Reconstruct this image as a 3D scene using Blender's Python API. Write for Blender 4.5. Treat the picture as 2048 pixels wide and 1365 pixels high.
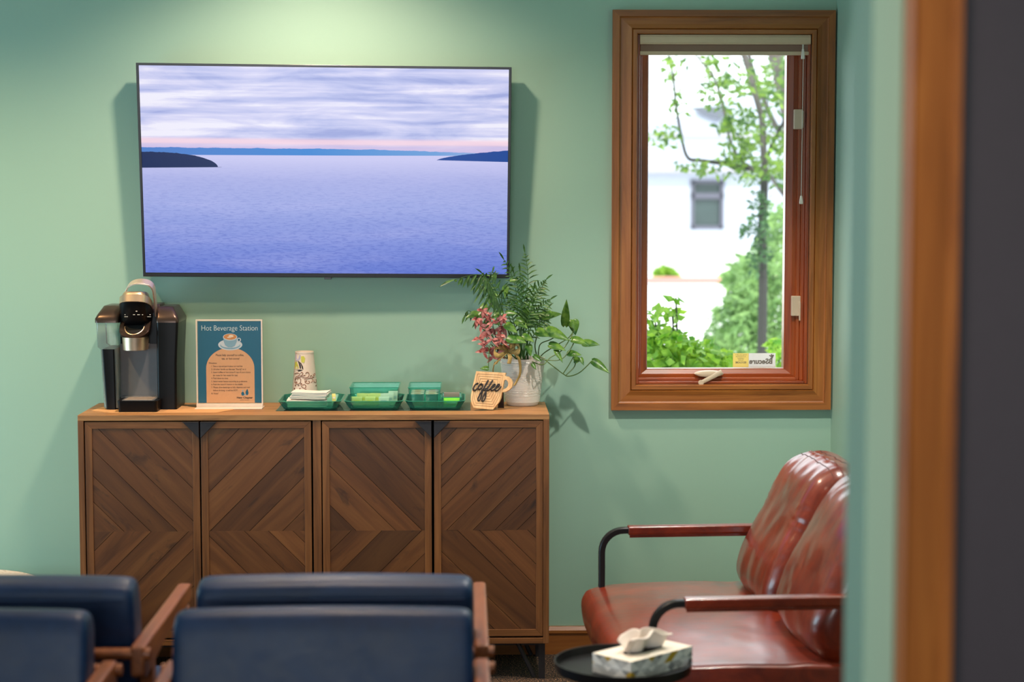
import bpy, math, random
import numpy as np
from mathutils import Vector, Matrix, noise as mnoise
sc = bpy.context.scene
for o in list(bpy.data.objects): bpy.data.objects.remove(o)
C = sc.collection
PI = math.pi
# ------------------------------------------------------------------ camera
W, H, F = 2048, 1365, 3770.0
CAMLOC = Vector((0.0, -6.35, 1.576))
YAW, PITCH = math.atan(91.0/F), math.atan(297.5/F)
cd = bpy.data.cameras.new('camera'); cam = bpy.data.objects.new('camera', cd); C.objects.link(cam)
cam.location = CAMLOC; cam.rotation_euler = (PI/2-PITCH, 0, -YAW)
cd.sensor_width = 36; cd.lens = F*36/W; cd.clip_start = .05; cd.clip_end = 300
cd.dof.use_dof = True; cd.dof.focus_distance = 6.12; cd.dof.aperture_fstop = 2.7
sc.camera = cam
CM = cam.rotation_euler.to_matrix()
def at(px, py, Y):
    "world point on the plane y=Y seen at a photo pixel"
    d = CM @ Vector(((px-W/2)/F, (H/2-py)/F, -1.0))
    t = (Y-CAMLOC.y)/d.y
    return CAMLOC + d*t
def X_(px, py, Y): return at(px, py, Y).x
def Z_(px, py, Y): return at(px, py, Y).z
# ------------------------------------------------------------------ view, world, lights
sc.view_settings.view_transform = 'Standard'; sc.view_settings.look = 'None'
sc.view_settings.gamma = 1; sc.view_settings.use_curve_mapping = False
sc.view_settings.exposure = 0.0
sc.cycles.sample_clamp_indirect = 4
sc.cycles.max_bounces = 10
def lin(r, g, b):
    f = lambda c: (c/255)/12.92 if c/255 <= .04045 else ((c/255+.055)/1.055)**2.4
    return (f(r), f(g), f(b), 1)
wd = bpy.data.worlds.new('world'); sc.world = wd; wd.use_nodes = True
bgn = wd.node_tree.nodes['Background']; bgn.inputs[0].default_value = (.86, .94, 1, 1); bgn.inputs[1].default_value = 2.8
def lamp(name, kind, loc, energy, color, target=None, **kw):
    d = bpy.data.lights.new(name, kind); d.energy = energy; d.color = color
    for k, v in kw.items(): setattr(d, k, v)
    o = bpy.data.objects.new(name, d); o.location = loc; C.objects.link(o)
    if target is not None:
        o.rotation_euler = (Vector(target)-Vector(loc)).to_track_quat('-Z', 'Y').to_euler()
    return o
lamp('sun', 'SUN', (3, -10, 12), 4.2, (1, .96, .88), (0.5, 0, 3), angle=.01)
WARM = (1, .77, .59)
lamp('downlight_over_television', 'SPOT', (-.50, -.68, 2.72), 150, WARM, (-.50, -.55, 0), spot_size=math.radians(126), spot_blend=.7, shadow_soft_size=.06)
lamp('downlight_left', 'SPOT', (-1.90, -1.0, 2.72), 122, (1, .71, .33), (-1.85, -.85, 0), spot_size=math.radians(116), spot_blend=1, shadow_soft_size=.04)
lamp('downlight_seating', 'SPOT', (-.35, -2.6, 2.72), 110, WARM, (-.35, -2.6, 0), spot_size=math.radians(92), spot_blend=.8, shadow_soft_size=.06)
lamp('downlight_by_door', 'SPOT', (.2, -5.0, 2.72), 85, WARM, (.2, -5, 0), spot_size=math.radians(130), spot_blend=.8, shadow_soft_size=.06)
lamp('downlight_over_sofa', 'SPOT', (.90, -1.42, 2.72), 150, (1, .95, .86), (.92, -1.38, 0), spot_size=math.radians(104), spot_blend=.55, shadow_soft_size=.03)
# added fill lamps for unseen windows left and behind; both walls are solid
lamp('daylight_fill_left', 'AREA', (-3.32, -1.5, .80), 66, (.50, .82, 1), (0, -1.6, .1), shape='RECTANGLE', size=2.2, size_y=1.3)
lamp('daylight_fill_rear', 'AREA', (-1.0, -8.9, 1.6), 92, (.86, .93, 1), (-1.0, 0, 1.2), shape='RECTANGLE', size=2.6, size_y=1.4)

# ------------------------------------------------------------------ helpers
ORG = {}
class MB:
    def __init__(s): s.v=[]; s.f=[]; s.m=[]; s.uv={}; s.tone={}; s.sm=[]
    def add(s, verts, faces, m=0, smooth=None):
        b=len(s.v); s.v += [tuple(p) for p in verts]
        for f in faces: s.f.append(tuple(b+i for i in f)); s.m.append(m); s.sm.append(smooth)
        return s
    def box(s, x0,x1,y0,y1,z0,z1, m=0):
        v=[(x,y,z) for x in (x0,x1) for y in (y0,y1) for z in (z0,z1)]
        return s.add(v, [(0,1,3,2),(4,6,7,5),(0,4,5,1),(2,3,7,6),(0,2,6,4),(1,5,7,3)], m)
    def obox(s, c, ax, ay, az, m=0):
        "box from centre and three half-axis vectors"
        c=Vector(c); ax,ay,az=Vector(ax),Vector(ay),Vector(az)
        v=[c+ax*i+ay*j+az*k for i in (-1,1) for j in (-1,1) for k in (-1,1)]
        return s.add(v, [(0,1,3,2),(4,6,7,5),(0,4,5,1),(2,3,7,6),(0,2,6,4),(1,5,7,3)], m)
    def prism(s, poly, fn, a, b, m=0):
        "poly of 2D points; fn(u,v,w)->3D; extruded from w=a to w=b"
        n=len(poly); v=[fn(u,w,a) for u,w in poly]+[fn(u,w,b) for u,w in poly]
        fs=[tuple(range(n))[::-1], tuple(range(n,2*n))]+[(i,(i+1)%n,n+(i+1)%n,n+i) for i in range(n)]
        return s.add(v, fs, m)
    def rings(s, rings, closed=True, cap=True, m=0):
        n=len(rings[0]); v=[p for r in rings for p in r]; fs=[]
        for k in range(len(rings)-1):
            for i in range(n if closed else n-1):
                j=(i+1)%n; fs.append((k*n+i,k*n+j,(k+1)*n+j,(k+1)*n+i))
        if cap and closed:
            fs.append(tuple(range(n))[::-1]); fs.append(tuple(range((len(rings)-1)*n, len(rings)*n)))
        return s.add(v, fs, m)
    def tube(s, path, r, n=10, m=0, flat=None):
        path=[Vector(p) for p in path]; rs=[]; up=None
        for i,p in enumerate(path):
            t=(path[min(i+1,len(path)-1)]-path[max(i-1,0)]).normalized()
            if up is None: up = Vector((0,0,1)) if abs(t.z)<.9 else Vector((0,1,0))
            a=t.cross(up)
            if a.length<1e-5: a=t.orthogonal()
            a.normalize(); b=a.cross(t).normalized(); up=b
            rr = r[i] if isinstance(r,(list,tuple)) else r
            ra, rb = (rr, rr) if flat is None else (flat[0], flat[1])
            if flat is None: rs.append([p+a*math.cos(q)*ra+b*math.sin(q)*rb for q in [2*PI*k/n for k in range(n)]])
            else: rs.append([p+a*x*ra+b*y*rb for x,y in ((-1,-.7),(-.8,-1),(.8,-1),(1,-.7),(1,.7),(.8,1),(-.8,1),(-1,.7))])
        return s.rings(rs, m=m)
    def lathe(s, prof, c=(0,0,0), n=32, m=0, cap=True, sx=1, sy=1):
        rs=[[(c[0]+r*math.cos(q)*sx, c[1]+r*math.sin(q)*sy, c[2]+z) for q in [2*PI*k/n for k in range(n)]] for r,z in prof]
        return s.rings(rs, cap=cap, m=m)
    def grid(s, fn, nu, nv, m=0, closeu=False):
        v=[fn(i/(nu-1 if not closeu else nu), j/(nv-1)) for j in range(nv) for i in range(nu)]
        fs=[]
        for j in range(nv-1):
            for i in range(nu if closeu else nu-1):
                k=(i+1)%nu; fs.append((j*nu+i,j*nu+k,(j+1)*nu+k,(j+1)*nu+i))
        return s.add(v, fs, m)
    def build(s, name, mats, parent=None, smooth=40, bevel=0, seg=2, org=None, solid=0, subsurf=0):
        me=bpy.data.meshes.new(name)
        o0 = ORG.get(parent, Vector((0,0,0))) if parent is not None else (Vector(org) if org is not None else Vector((0,0,0)))
        me.from_pydata([(p[0]-o0.x,p[1]-o0.y,p[2]-o0.z) for p in s.v], [], s.f)
        if not isinstance(mats,(list,tuple)): mats=[mats]
        for m in mats: me.materials.append(m)
        me.polygons.foreach_set('material_index', s.m)
        if s.uv:
            ul=me.uv_layers.new(name='UVMap')
            for p in me.polygons:
                if p.index in s.uv:
                    for li,uvc in zip(p.loop_indices, s.uv[p.index]): ul.data[li].uv=uvc
        if s.tone:
            at_=me.attributes.new('tone','FLOAT','FACE')
            at_.data.foreach_set('value',[s.tone.get(i,1.0) for i in range(len(s.f))])
        import bmesh
        bm=bmesh.new(); bm.from_mesh(me); 
        if not s.uv and not solid: bmesh.ops.recalc_face_normals(bm, faces=bm.faces)
        bm.to_mesh(me); bm.free()
        if smooth:
            me.polygons.foreach_set('use_smooth',[True]*len(me.polygons))
            me.set_sharp_from_angle(angle=math.radians(smooth))
        me.update()
        o=bpy.data.objects.new(name, me); C.objects.link(o)
        if parent is not None: o.parent=parent; ORG[o]=o0
        else: o.location=o0; ORG[o]=o0
        if solid:
            md=o.modifiers.new('thick','SOLIDIFY'); md.thickness=solid; md.offset=0
        if subsurf:
            md=o.modifiers.new('sub','SUBSURF'); md.levels=subsurf; md.render_levels=subsurf
        if bevel:
            md=o.modifiers.new('bevel','BEVEL'); md.width=bevel; md.segments=seg; md.limit_method='ANGLE'; md.angle_limit=math.radians(35)
        return o
def tag(o, label=None, cat=None, group=None, kind=None):
    if label: o['label']=label
    if cat: o['category']=cat
    if group: o['group']=group
    if kind: o['kind']=kind
    return o
def thing(name, loc, label, cat, group=None, kind=None):
    o=bpy.data.objects.new(name, None); C.objects.link(o); o.location=loc; o.empty_display_size=.1
    ORG[o]=Vector(loc); return tag(o,label,cat,group,kind)
def copy_tree(o, parent=None):
    c=o.copy(); C.objects.link(c); c.parent=parent
    for ch in list(o.children): copy_tree(ch, c)
    return c
def clip(poly, n, d):
    "keep the part of a 2D polygon with n.p <= d"
    out=[]
    for i in range(len(poly)):
        a,b=poly[i],poly[(i+1)%len(poly)]; da=n[0]*a[0]+n[1]*a[1]-d; db=n[0]*b[0]+n[1]*b[1]-d
        if da<=0: out.append(a)
        if (da<0<db) or (db<0<da):
            t=da/(da-db); out.append((a[0]+(b[0]-a[0])*t, a[1]+(b[1]-a[1])*t))
    return out
def smoothpath(pts, n=6):
    pts=[Vector(p) for p in pts]; out=[]
    for i in range(len(pts)-1):
        p0=pts[max(i-1,0)]; p1=pts[i]; p2=pts[i+1]; p3=pts[min(i+2,len(pts)-1)]
        for k in range(n):
            t=k/n
            out.append(.5*((2*p1)+(p2-p0)*t+(2*p0-5*p1+4*p2-p3)*t*t+(3*p1-p0-3*p2+p3)*t**3))
    out.append(pts[-1]); return out
def text(name, body, size, loc, m, parent, align='LEFT', sx=1, rot=(PI/2,0,0), extrude=.0003, shear=0, bold=0, space=1, mirror=False):
    cu=bpy.data.curves.new(name,'FONT'); cu.body=body; cu.size=size; cu.align_x=align; cu.extrude=extrude; cu.shear=shear; cu.offset=bold; cu.space_character=space
    cu.resolution_u=3
    t=bpy.data.objects.new(name,cu); C.objects.link(t)
    bpy.context.view_layer.update()
    me=bpy.data.meshes.new_from_object(t); bpy.data.objects.remove(t)
    R=Matrix.Rotation(rot[2],4,'Z')@Matrix.Rotation(rot[1],4,'Y')@Matrix.Rotation(rot[0],4,'X')
    S=Matrix.Diagonal((sx*(-1 if mirror else 1),1,1,1))
    me.transform(R@S)
    off=Vector(loc)-ORG.get(parent,Vector((0,0,0)))
    me.transform(Matrix.Translation(off))
    me.materials.clear(); me.materials.append(m); me.name=name
    o=bpy.data.objects.new(name,me); C.objects.link(o); o.parent=parent
    ORG[o]=ORG.get(parent,Vector((0,0,0)))
    return o
# ------------------------------------------------------------------ materials
class N:
    def __init__(s,name):
        s.mat=bpy.data.materials.new(name); s.mat.use_nodes=True; s.t=s.mat.node_tree
        s.b=s.t.nodes['Principled BSDF']; s.out=s.t.nodes['Material Output']
    def n(s,typ,**kw):
        x=s.t.nodes.new('ShaderNode'+typ)
        for k,v in kw.items():
            if hasattr(x,k) and k not in ('Scale',): setattr(x,k,v)
        return x
    def l(s,a,b): s.t.links.new(a,b)
    def set(s,inp,v):
        if isinstance(v,bpy.types.NodeSocket): s.l(v,inp)
        else: inp.default_value=v
    def math(s,op,a,b=0.0,c=0.0,clamp=False):
        x=s.n('Math'); x.operation=op; x.use_clamp=clamp
        for i,v in enumerate((a,b,c)): s.set(x.inputs[i],v)
        return x.outputs[0]
    def mix(s,f,a,b,mode='MIX'):
        x=s.n('Mix'); x.data_type='RGBA'; x.blend_type=mode
        s.set(x.inputs[0],f); s.set(x.inputs[6],a); s.set(x.inputs[7],b); return x.outputs[2]
    def coord(s,kind='Object',scale=(1,1,1),rot=(0,0,0),loc=(0,0,0)):
        tc=s.n('TexCoord'); mp=s.n('Mapping'); s.l(tc.outputs[kind],mp.inputs[0])
        mp.inputs['Scale'].default_value=scale; mp.inputs['Rotation'].default_value=rot; mp.inputs['Location'].default_value=loc
        return mp.outputs[0]
    def noise(s,vec,scale=5,detail=4,rough=.55,dist=0):
        x=s.n('TexNoise'); s.l(vec,x.inputs['Vector']); x.inputs['Scale'].default_value=scale; x.inputs['Detail'].default_value=detail
        x.inputs['Roughness'].default_value=rough; x.inputs['Distortion'].default_value=dist; return x.outputs['Fac']
    def ramp(s,f,stops,interp='LINEAR'):
        x=s.n('ValToRGB'); s.set(x.inputs[0],f); cr=x.color_ramp; cr.interpolation=interp
        while len(cr.elements)<len(stops): cr.elements.new(.5)
        for e,(p,c) in zip(cr.elements,stops): e.position=p; e.color=c
        return x.outputs[0]
    def bump(s,h,strength=.2,dist=.002):
        x=s.n('Bump'); s.l(h,x.inputs['Height']); x.inputs['Strength'].default_value=strength; x.inputs['Distance'].default_value=dist
        s.l(x.outputs[0],s.b.inputs['Normal']); return x
def plain(name,col,rough=.5,metal=0,bump=None,**kw):
    k=N(name); k.b.inputs['Base Color'].default_value=col; k.b.inputs['Roughness'].default_value=rough; k.b.inputs['Metallic'].default_value=metal
    v=k.coord()
    sc_,st,ds = bump if bump else (60,.05,.0005)
    nz=k.noise(v,sc_,3); k.bump(nz,st,ds)
    kv=kw.pop('vary',.06)
    k.l(k.mix(nz,tuple(c*(1-kv) for c in col[:3])+(1,),tuple(min(1,c*(1+kv)) for c in col[:3])+(1,)),k.b.inputs['Base Color'])
    for a,b in kw.items(): k.b.inputs[a].default_value=b
    return k.mat
def wood(name,dark,mid,light,axis=0,scale=1,rough=.42,coat=0,blotch=.35):
    k=N(name); s=[26*scale]*3; s[axis]=1.6*scale
    v=k.coord('Object',tuple(s)); g=k.noise(v,1.6,7,.62,.8)
    v2=k.coord('Object',tuple([5*scale if i!=axis else 1.2*scale for i in range(3)])); bl=k.noise(v2,1.3,3,.5,.4)
    col=k.ramp(g,[(.28,dark),(.5,mid),(.74,light)])
    col=k.mix(k.math('MULTIPLY',k.ramp(bl,[(.35,(1,1,1,1)),(.62,(0,0,0,1))]),blotch),col,dark)
    k.l(col,k.b.inputs['Base Color']); k.b.inputs['Roughness'].default_value=rough
    k.b.inputs['Coat Weight'].default_value=coat; k.b.inputs['Coat Roughness'].default_value=.2
    k.bump(g,.12,.001); return k.mat
def leather(name,c1,c2,rough=.33,wr=.5,coat=.35):
    k=N(name); v=k.coord()
    a=k.noise(v,5,5,.6,.6); vs=k.coord('Object',(10,40,12)); st=k.noise(vs,1.4,5,.65,1.0)
    f=k.math('MULTIPLY_ADD',st,.5,k.math('MULTIPLY',a,.5))
    k.l(k.ramp(f,[(.36,c1),(.62,c2)]),k.b.inputs['Base Color'])
    fine=k.noise(v,260,3,.6); k.l(k.math('MULTIPLY_ADD',st,.22,rough-.1),k.b.inputs['Roughness'])
    k.b.inputs['Coat Weight'].default_value=coat; k.b.inputs['Coat Roughness'].default_value=.2; k.b.inputs['Specular IOR Level'].default_value=.35
    k.bump(k.math('MULTIPLY_ADD',fine,.12,k.math('MULTIPLY',st,1)),wr*.35,.004); return k.mat
def clear(name,col,rough=.05,dens=.35,dcol=None):
    "thin clear plastic: mostly see-through, tinted, with a sheen"
    k=N(name); nt=k.t; tr=k.n('BsdfTransparent'); gl=k.n('BsdfGlossy'); gl.inputs['Roughness'].default_value=rough
    tr.inputs[0].default_value=col; df=k.n('BsdfDiffuse'); df.inputs[0].default_value=dcol or col
    fr=k.n('Fresnel'); fr.inputs[0].default_value=1.45
    m1=k.n('MixShader'); m1.inputs[0].default_value=dens; k.l(tr.outputs[0],m1.inputs[1]); k.l(df.outputs[0],m1.inputs[2])
    m2=k.n('MixShader'); k.l(fr.outputs[0],m2.inputs[0]); k.l(m1.outputs[0],m2.inputs[1]); k.l(gl.outputs[0],m2.inputs[2])
    k.l(m2.outputs[0],k.out.inputs[0]); k.t.nodes.remove(k.b); return k.mat
def leafmat(name,c1,c2,rough=.4,scale=30,trans=.25,veins=None):
    k=N(name); v=k.coord(); nz=k.noise(v,scale,3)
    k.l(k.ramp(nz,[(.35,c1),(.65,c2)]),k.b.inputs['Base Color']); k.b.inputs['Roughness'].default_value=rough
    tl=k.n('BsdfTranslucent'); k.l(k.ramp(nz,[(.35,c1),(.65,c2)]),tl.inputs[0]); mx=k.n('MixShader'); mx.inputs[0].default_value=trans
    k.l(k.b.outputs[0],mx.inputs[1]); k.l(tl.outputs[0],mx.inputs[2]); k.l(mx.outputs[0],k.out.inputs[0]); return k.mat
def mk_wall(name,c):
    k=N(name); v=k.coord(); nz=k.noise(v,420,2,.6); big=k.noise(v,1.3,2)
    k.l(k.mix(big,tuple(x*.97 for x in c[:3])+(1,),tuple(x*1.03 for x in c[:3])+(1,)),k.b.inputs['Base Color'])
    k.b.inputs['Roughness'].default_value=.55; k.bump(nz,.12,.0008); return k.mat
M={}
M['wall']=mk_wall('mint_green_wall_paint',lin(155,188,168))
M['ceiling']=plain('ceiling_paint',lin(225,222,212),.8)
kk=N('speckled_carpet'); vv=kk.coord(); n1=kk.noise(vv,190,2,.7)
kk.l(kk.ramp(n1,[(.44,lin(14,9,7)),(.53,lin(50,32,22)),(.64,lin(170,124,88))]),kk.b.inputs['Base Color']); kk.b.inputs['Roughness'].default_value=.95; kk.bump(n1,.8,.006); M['carpet']=kk.mat
M['trimx']=wood('stained_maple_trim',lin(112,60,18),lin(156,90,34),lin(180,112,48),0,.8,.42,.08,.3)
M['trimz']=wood('stained_maple_trim_upright',lin(112,60,18),lin(156,90,34),lin(180,112,48),2,.8,.42,.08,.3)
M['sashx']=wood('red_brown_sash_wood',lin(104,38,10),lin(156,68,22),lin(180,90,36),0,.8,.3,.4,.2)
M['sashz']=wood('red_brown_sash_wood_upright',lin(104,38,10),lin(156,68,22),lin(180,90,36),2,.8,.3,.4,.2)
M['cabx']=wood('reclaimed_wood_rail',lin(84,48,20),lin(128,78,38),lin(156,100,54),0,1.1,.5)
M['caby']=wood('reclaimed_wood_lit',lin(120,78,44),lin(172,120,72),lin(196,146,94),0,.9,.5,0,.15)  # same wood, lightened as if lit from above; right baseboard shares it
M['cabz']=wood('reclaimed_wood_stile',lin(84,48,20),lin(128,78,38),lin(156,100,54),2,1.1,.5)
# plank wood reads the board direction from UV and the tone of each board from an attribute
k=N('chevron_plank_wood'); v=k.coord('UV',(1.6,20,1)); g=k.noise(v,1.0,8,.60,.7); v2=k.coord('UV',(5,16,1)); kn=k.noise(v2,1.0,4,.6,1.4)
col=k.ramp(g,[(.28,lin(80,44,20)),(.5,lin(112,66,32)),(.74,lin(138,88,46))])
col=k.mix(k.math('MULTIPLY',k.ramp(kn,[(.60,(0,0,0,1)),(.74,(1,1,1,1))]),.75),col,lin(40,24,16))
an=k.n('Attribute'); an.attribute_name='tone'; an.attribute_type='GEOMETRY'
cb=k.n('CombineColor'); 
for i in range(3): k.l(an.outputs['Fac'],cb.inputs[i])
col=k.mix(1.0,col,cb.outputs[0],'MULTIPLY'); k.l(col,k.b.inputs['Base Color']); k.b.inputs['Roughness'].default_value=.5; k.bump(g,.35,.002); M['plank']=k.mat
M['black']=plain('black_metal',(.008,.008,.009,1),.38,**{'Specular IOR Level':.3})
M['gap']=plain('black_gap',(.006,.005,.005,1),.9)
M['iron']=plain('dark_iron',lin(58,54,56),.45,.6,(40,.3,.002),vary=.3)
M['tvframe']=plain('black_television_bezel',(.012,.012,.014,1),.28)
M['leather']=leather('cognac_leather',lin(92,22,3),lin(142,45,8),.40,.55,.95)
M['stitch']=plain('leather_seam',lin(70,24,12),.5)
M['navy']=leather('navy_leather',lin(10,34,66),lin(16,46,84),.44,.10,0)
M['chairwood']=wood('walnut_chair_wood',lin(90,46,20),lin(130,72,34),lin(156,92,48),1,1,.42,.1,.2)
M['white']=plain('white_plastic',lin(228,218,206),.4)
M['ivory']=plain('ivory_metal',lin(206,184,158),.4)
M['blind']=plain('beige_blind_metal',lin(206,180,148),.5)
M['blindfab']=plain('taupe_blind_fabric',lin(140,110,92),.8)
M['steel']=plain('brushed_warm_steel',lin(226,192,162),.36,.9,(200,.05,.0005))
M['bronze']=plain('dark_bronze_plastic',lin(84,66,58),.3,.7)
M['blkplastic']=plain('glossy_black_plastic',(.005,.0045,.005,1),.34,**{'Specular IOR Level':.2})
M['greyplastic']=plain('grey_plastic_panel',lin(104,102,104),.5)
M['tank']=clear('clear_water_tank',(.80,.86,.80,1),.08,.22)
M['acrylic']=clear('clear_acrylic',(.97,.97,.96,1),.03,.05)
M['acryledge']=plain('frosted_acrylic_edge',lin(236,214,196),.35)
M['green']=clear('green_tinted_plastic',(.50,.93,.82,1),.10,.22,(.10,.55,.42,1))
M['greenl']=clear('light_green_tinted_plastic',(.74,.97,.91,1),.10,.10,(.10,.55,.42,1))
M['greenrim']=plain('green_plastic_rim',lin(60,170,140),.15,**{'Transmission Weight':.3})
M['sheet']=clear('clear_plastic_sheet',(.90,.95,.90,1),.05,.04)
M['kraft']=plain('kraft_paper',lin(206,152,100),.85)
M['teal']=plain('teal_print',lin(12,88,114),.35)
M['tan']=plain('tan_print',lin(212,154,106),.35)
M['ink']=plain('dark_print',lin(50,38,34),.6)
M['palegrey']=plain('pale_grey_print',lin(196,200,204),.5)
M['cupblue']=plain('blue_grey_print',lin(128,160,176),.5)
M['crema']=plain('crema_print',lin(200,130,72),.5)
M['cream']=plain('cream_print',lin(232,206,178),.5)
M['paper']=plain('white_paper',lin(240,226,214),.8,vary=.02)
M['pot']=plain('white_ceramic_pot',lin(226,216,206),.35,0,(300,.15,.001))
M['soil']=plain('potting_soil',lin(40,26,18),.95)
M['burlap']=plain('burlap_ribbon',lin(176,144,84),.9,0,(260,.8,.003))
M['signwood']=wood('light_birch_wood',lin(196,146,96),lin(222,176,124),lin(236,196,148),2,1.2,.55,0,.1)
M['tissue']=plain('tissue_paper',lin(236,224,214),.8,vary=.02)
M['palm']=leafmat('palm_leaf',lin(34,72,24),lin(82,122,46),.4,60,.15)
M['pothos']=leafmat('pothos_leaf',lin(50,100,34),lin(112,150,58),.32,55,.15)
M['pink']=leafmat('pink_leaf',lin(170,76,70),lin(222,142,134),.4,90,.15)
M['stem']=plain('green_stem',lin(70,110,46),.5)
M['vine']=plain('vine_stem',lin(80,104,44),.5)
M['doordark']=plain('charcoal_door_paint',lin(66,60,68),.5)
# ================================================================== ROOM
XR = at(1661, 900, 0).x            # right wall
XL, YB, ZC = -3.4, -9.0, 2.74
XO = 2.6                            # wall beyond the partition
wx0, wx1 = X_(1273, 400, 0), X_(1619, 400, 0)
wz0, wz1 = Z_(1450, 769, 0), Z_(1450, 69, 0)
def struct(o): o['kind']='structure'; return o
b=MB(); T=.16
b.box(XL-.1,wx0,0,T,0,ZC); b.box(wx1,XR+1.5,0,T,0,ZC); b.box(wx0,wx1,0,T,0,wz0); b.box(wx0,wx1,0,T,wz1,ZC)
struct(b.build('wall_back',M['wall'],smooth=0))
PY = -6.35+2.28                     # near face of the partition
px0 = X_(1736, 700, PY)             # its free edge
b=MB(); b.box(XR,XR+.1,PY+.12,0,0,ZC); struct(b.build('wall_right',M['wall'],smooth=0))
b=MB(); b.box(XL-.1,XL,YB,0,0,ZC); struct(b.build('wall_left',M['wall'],smooth=0))
b=MB(); b.box(XL-.1,XO+.1,YB-.1,YB,0,ZC); struct(b.build('wall_rear',M['wall'],smooth=0))
b=MB(); b.box(XO,XO+.1,YB,PY,0,ZC); struct(b.build('wall_hall',M['wall'],smooth=0))
b=MB(); b.box(XL-.1,XO+.1,YB-.1,.16,ZC,ZC+.1); struct(b.build('ceiling',M['ceiling'],smooth=0))
b=MB(); b.box(XL-.1,XO+.1,YB-.1,0,-.1,0); struct(b.build('floor',M['carpet'],smooth=0))
# partition with a cased doorway, close to the camera on the right
cx0, cx1 = X_(1803,700,PY-.02), X_(1917,700,PY-.02)
dx0 = cx1-.012; dx1 = dx0+.86
b=MB(); b.box(px0,dx0,PY,PY+.12,0,ZC); b.box(dx1,XO,PY,PY+.12,0,ZC); b.box(dx0,dx1,PY,PY+.12,2.10,ZC)
struct(b.build('wall_partition',M['wall'],smooth=0))
tr=thing('trim_1',(cx0,PY,0),None,None,kind='structure')
b=MB(); w=cx1-cx0
prof=[(0,0),(0,-.020),(.008,-.022),(.013,-.018),(w-.012,-.013),(w-.008,-.016),(w,-.016),(w,0)]
b.rings([[(cx0+o,PY+y,z) for o,y in prof] for z in (0,2.10)]); 
b.build('casing_upright',M['trimz'],tr,smooth=0)
b=MB(); b.box(cx0,dx1+.06,PY-.018,PY,2.10,2.17); b.build('casing_head',M['trimx'],tr,smooth=0,bevel=.003)
b=MB(); b.box(dx1,dx1+.07,PY-.018,PY,0,2.10); b.build('casing_upright',M['trimz'],tr,smooth=0,bevel=.003)
dr=thing('door_1',(dx0+.02,PY+.05,0),None,None,kind='structure')
b=MB(); b.box(dx0+.016,dx1-.004,PY+.045,PY+.085,.01,2.08); b.build('door_slab',M['doordark'],dr,smooth=0,bevel=.003)
b=MB(); b.box(dx0,dx0+.012,PY,PY+.12,0,2.10); b.box(dx1-.003,dx1+.0,PY,PY+.12,0,2.10); b.box(dx0,dx1,PY+.086,PY+.12,0,2.1); b.build('door_jamb',M['gap'],dr,smooth=0)  # jamb coloured black to draw the shaded reveal beside the door slab
b=MB(); b.tube([(dx1-.07,PY+.045,1.0),(dx1-.07,PY+.0,1.0),(dx1-.18,PY+.0,1.0)],.009); b.build('door_handle',M['iron'],dr)
# baseboards
def baseboard(name, x0,x1,y0,y1, side):
    b=MB()
    if side=='back':
        pr=[(0,0),(-.014,0),(-.014,.070),(-.019,.074),(-.019,.084),(-.010,.096),(0,.096)]
        b.rings([[(x,y0+y,z) for y,z in pr] for x in (x0,x1)])
        return struct(b.build(name,M['trimx'],smooth=0))
    pr=[(0,0),(-.014,0),(-.014,.070),(-.019,.074),(-.019,.084),(-.010,.096),(0,.096)]
    b.rings([[(x0+x,y,z) for x,z in pr] for y in (y0,y1)])
    return struct(b.build(name,M['caby'],smooth=0))
baseboard('baseboard_back',XL,XR,0,0,'back')
baseboard('baseboard_right',XR,XR,PY+.12,-.02,'right')

# ================================================================== WINDOW
win=thing('window_1',((wx0+wx1)/2,0,wz0),None,None,kind='structure')
ox0,ox1 = X_(1224,420,-.02), X_(1667,420,-.02); oz0,oz1 = Z_(1450,820.5,-.02), Z_(1450,20,-.02)
ox1=min(ox1,XR-.006)
b=MB(); wl,wr,wb,wt = wx0-ox0, ox1-wx1, wz0-oz0, oz1-wz1
pr=[(0,0),(0,-.024),(.27,-.024),(.29,-.019),(.34,-.017),(.58,-.018),(.76,-.021),(.79,-.015),(.82,-.020),(.97,-.020),(1.0,-.016),(1.0,.004)]
rs=[[(ox0+wl*o,y,oz0+wb*o),(ox1-wr*o,y,oz0+wb*o),(ox1-wr*o,y,oz1-wt*o),(ox0+wl*o,y,oz1-wt*o)] for o,y in pr]
b.rings(rs,cap=False)
for i in range(len(b.m)): b.m[i]= 0 if i%4 in (0,2) else 1
b.build('window_casing',[M['trimx'],M['trimz']],win,smooth=0)
# jamb liner
D=.15; j=.010
b=MB(); b.box(wx0,wx0+j,.004,D,wz0,wz1,1); b.box(wx1-j,wx1,.004,D,wz0,wz1,1); b.box(wx0+j,wx1-j,.004,D,wz0,wz0+j,0); b.box(wx0+j,wx1-j,.004,D,wz1-j,wz1,0)
# inner stops on the right
b.box(wx1-.022,wx1-j,.030,D,wz0+j,wz1-j,1); b.box(wx1-.034,wx1-.022,.042,D,wz0+j,wz1-j,1)
b.box(wx0+j,wx1-.034,.030,D,wz0+j,wz0+.020,0)
b.build('window_frame',[M['sashx'],M['sashz']],win,smooth=0,bevel=.002)
gy=.085; sy0=.060
gx0,gx1=X_(1296,420,sy0),X_(1571,420,sy0); gz0,gz1=Z_(1450,738,sy0),Z_(1450,90,sy0)
sx0,sx1=wx0+j,wx1-.034
b=MB()
pr=[(0,.11),(0,.052),(.35,.050),(.40,.054),(.90,.060),(1.0,.066),(1.0,.11)]
wl,wr,wb,wt=gx0-sx0,sx1-gx1,gz0-(wz0+.020),(wz1-.012)-gz1
rs=[[(sx0+wl*o,y,wz0+.020+wb*o),(sx1-wr*o,y,wz0+.020+wb*o),(sx1-wr*o,y,wz1-.012-wt*o),(sx0+wl*o,y,wz1-.012-wt*o)] for o,y in pr]
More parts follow.
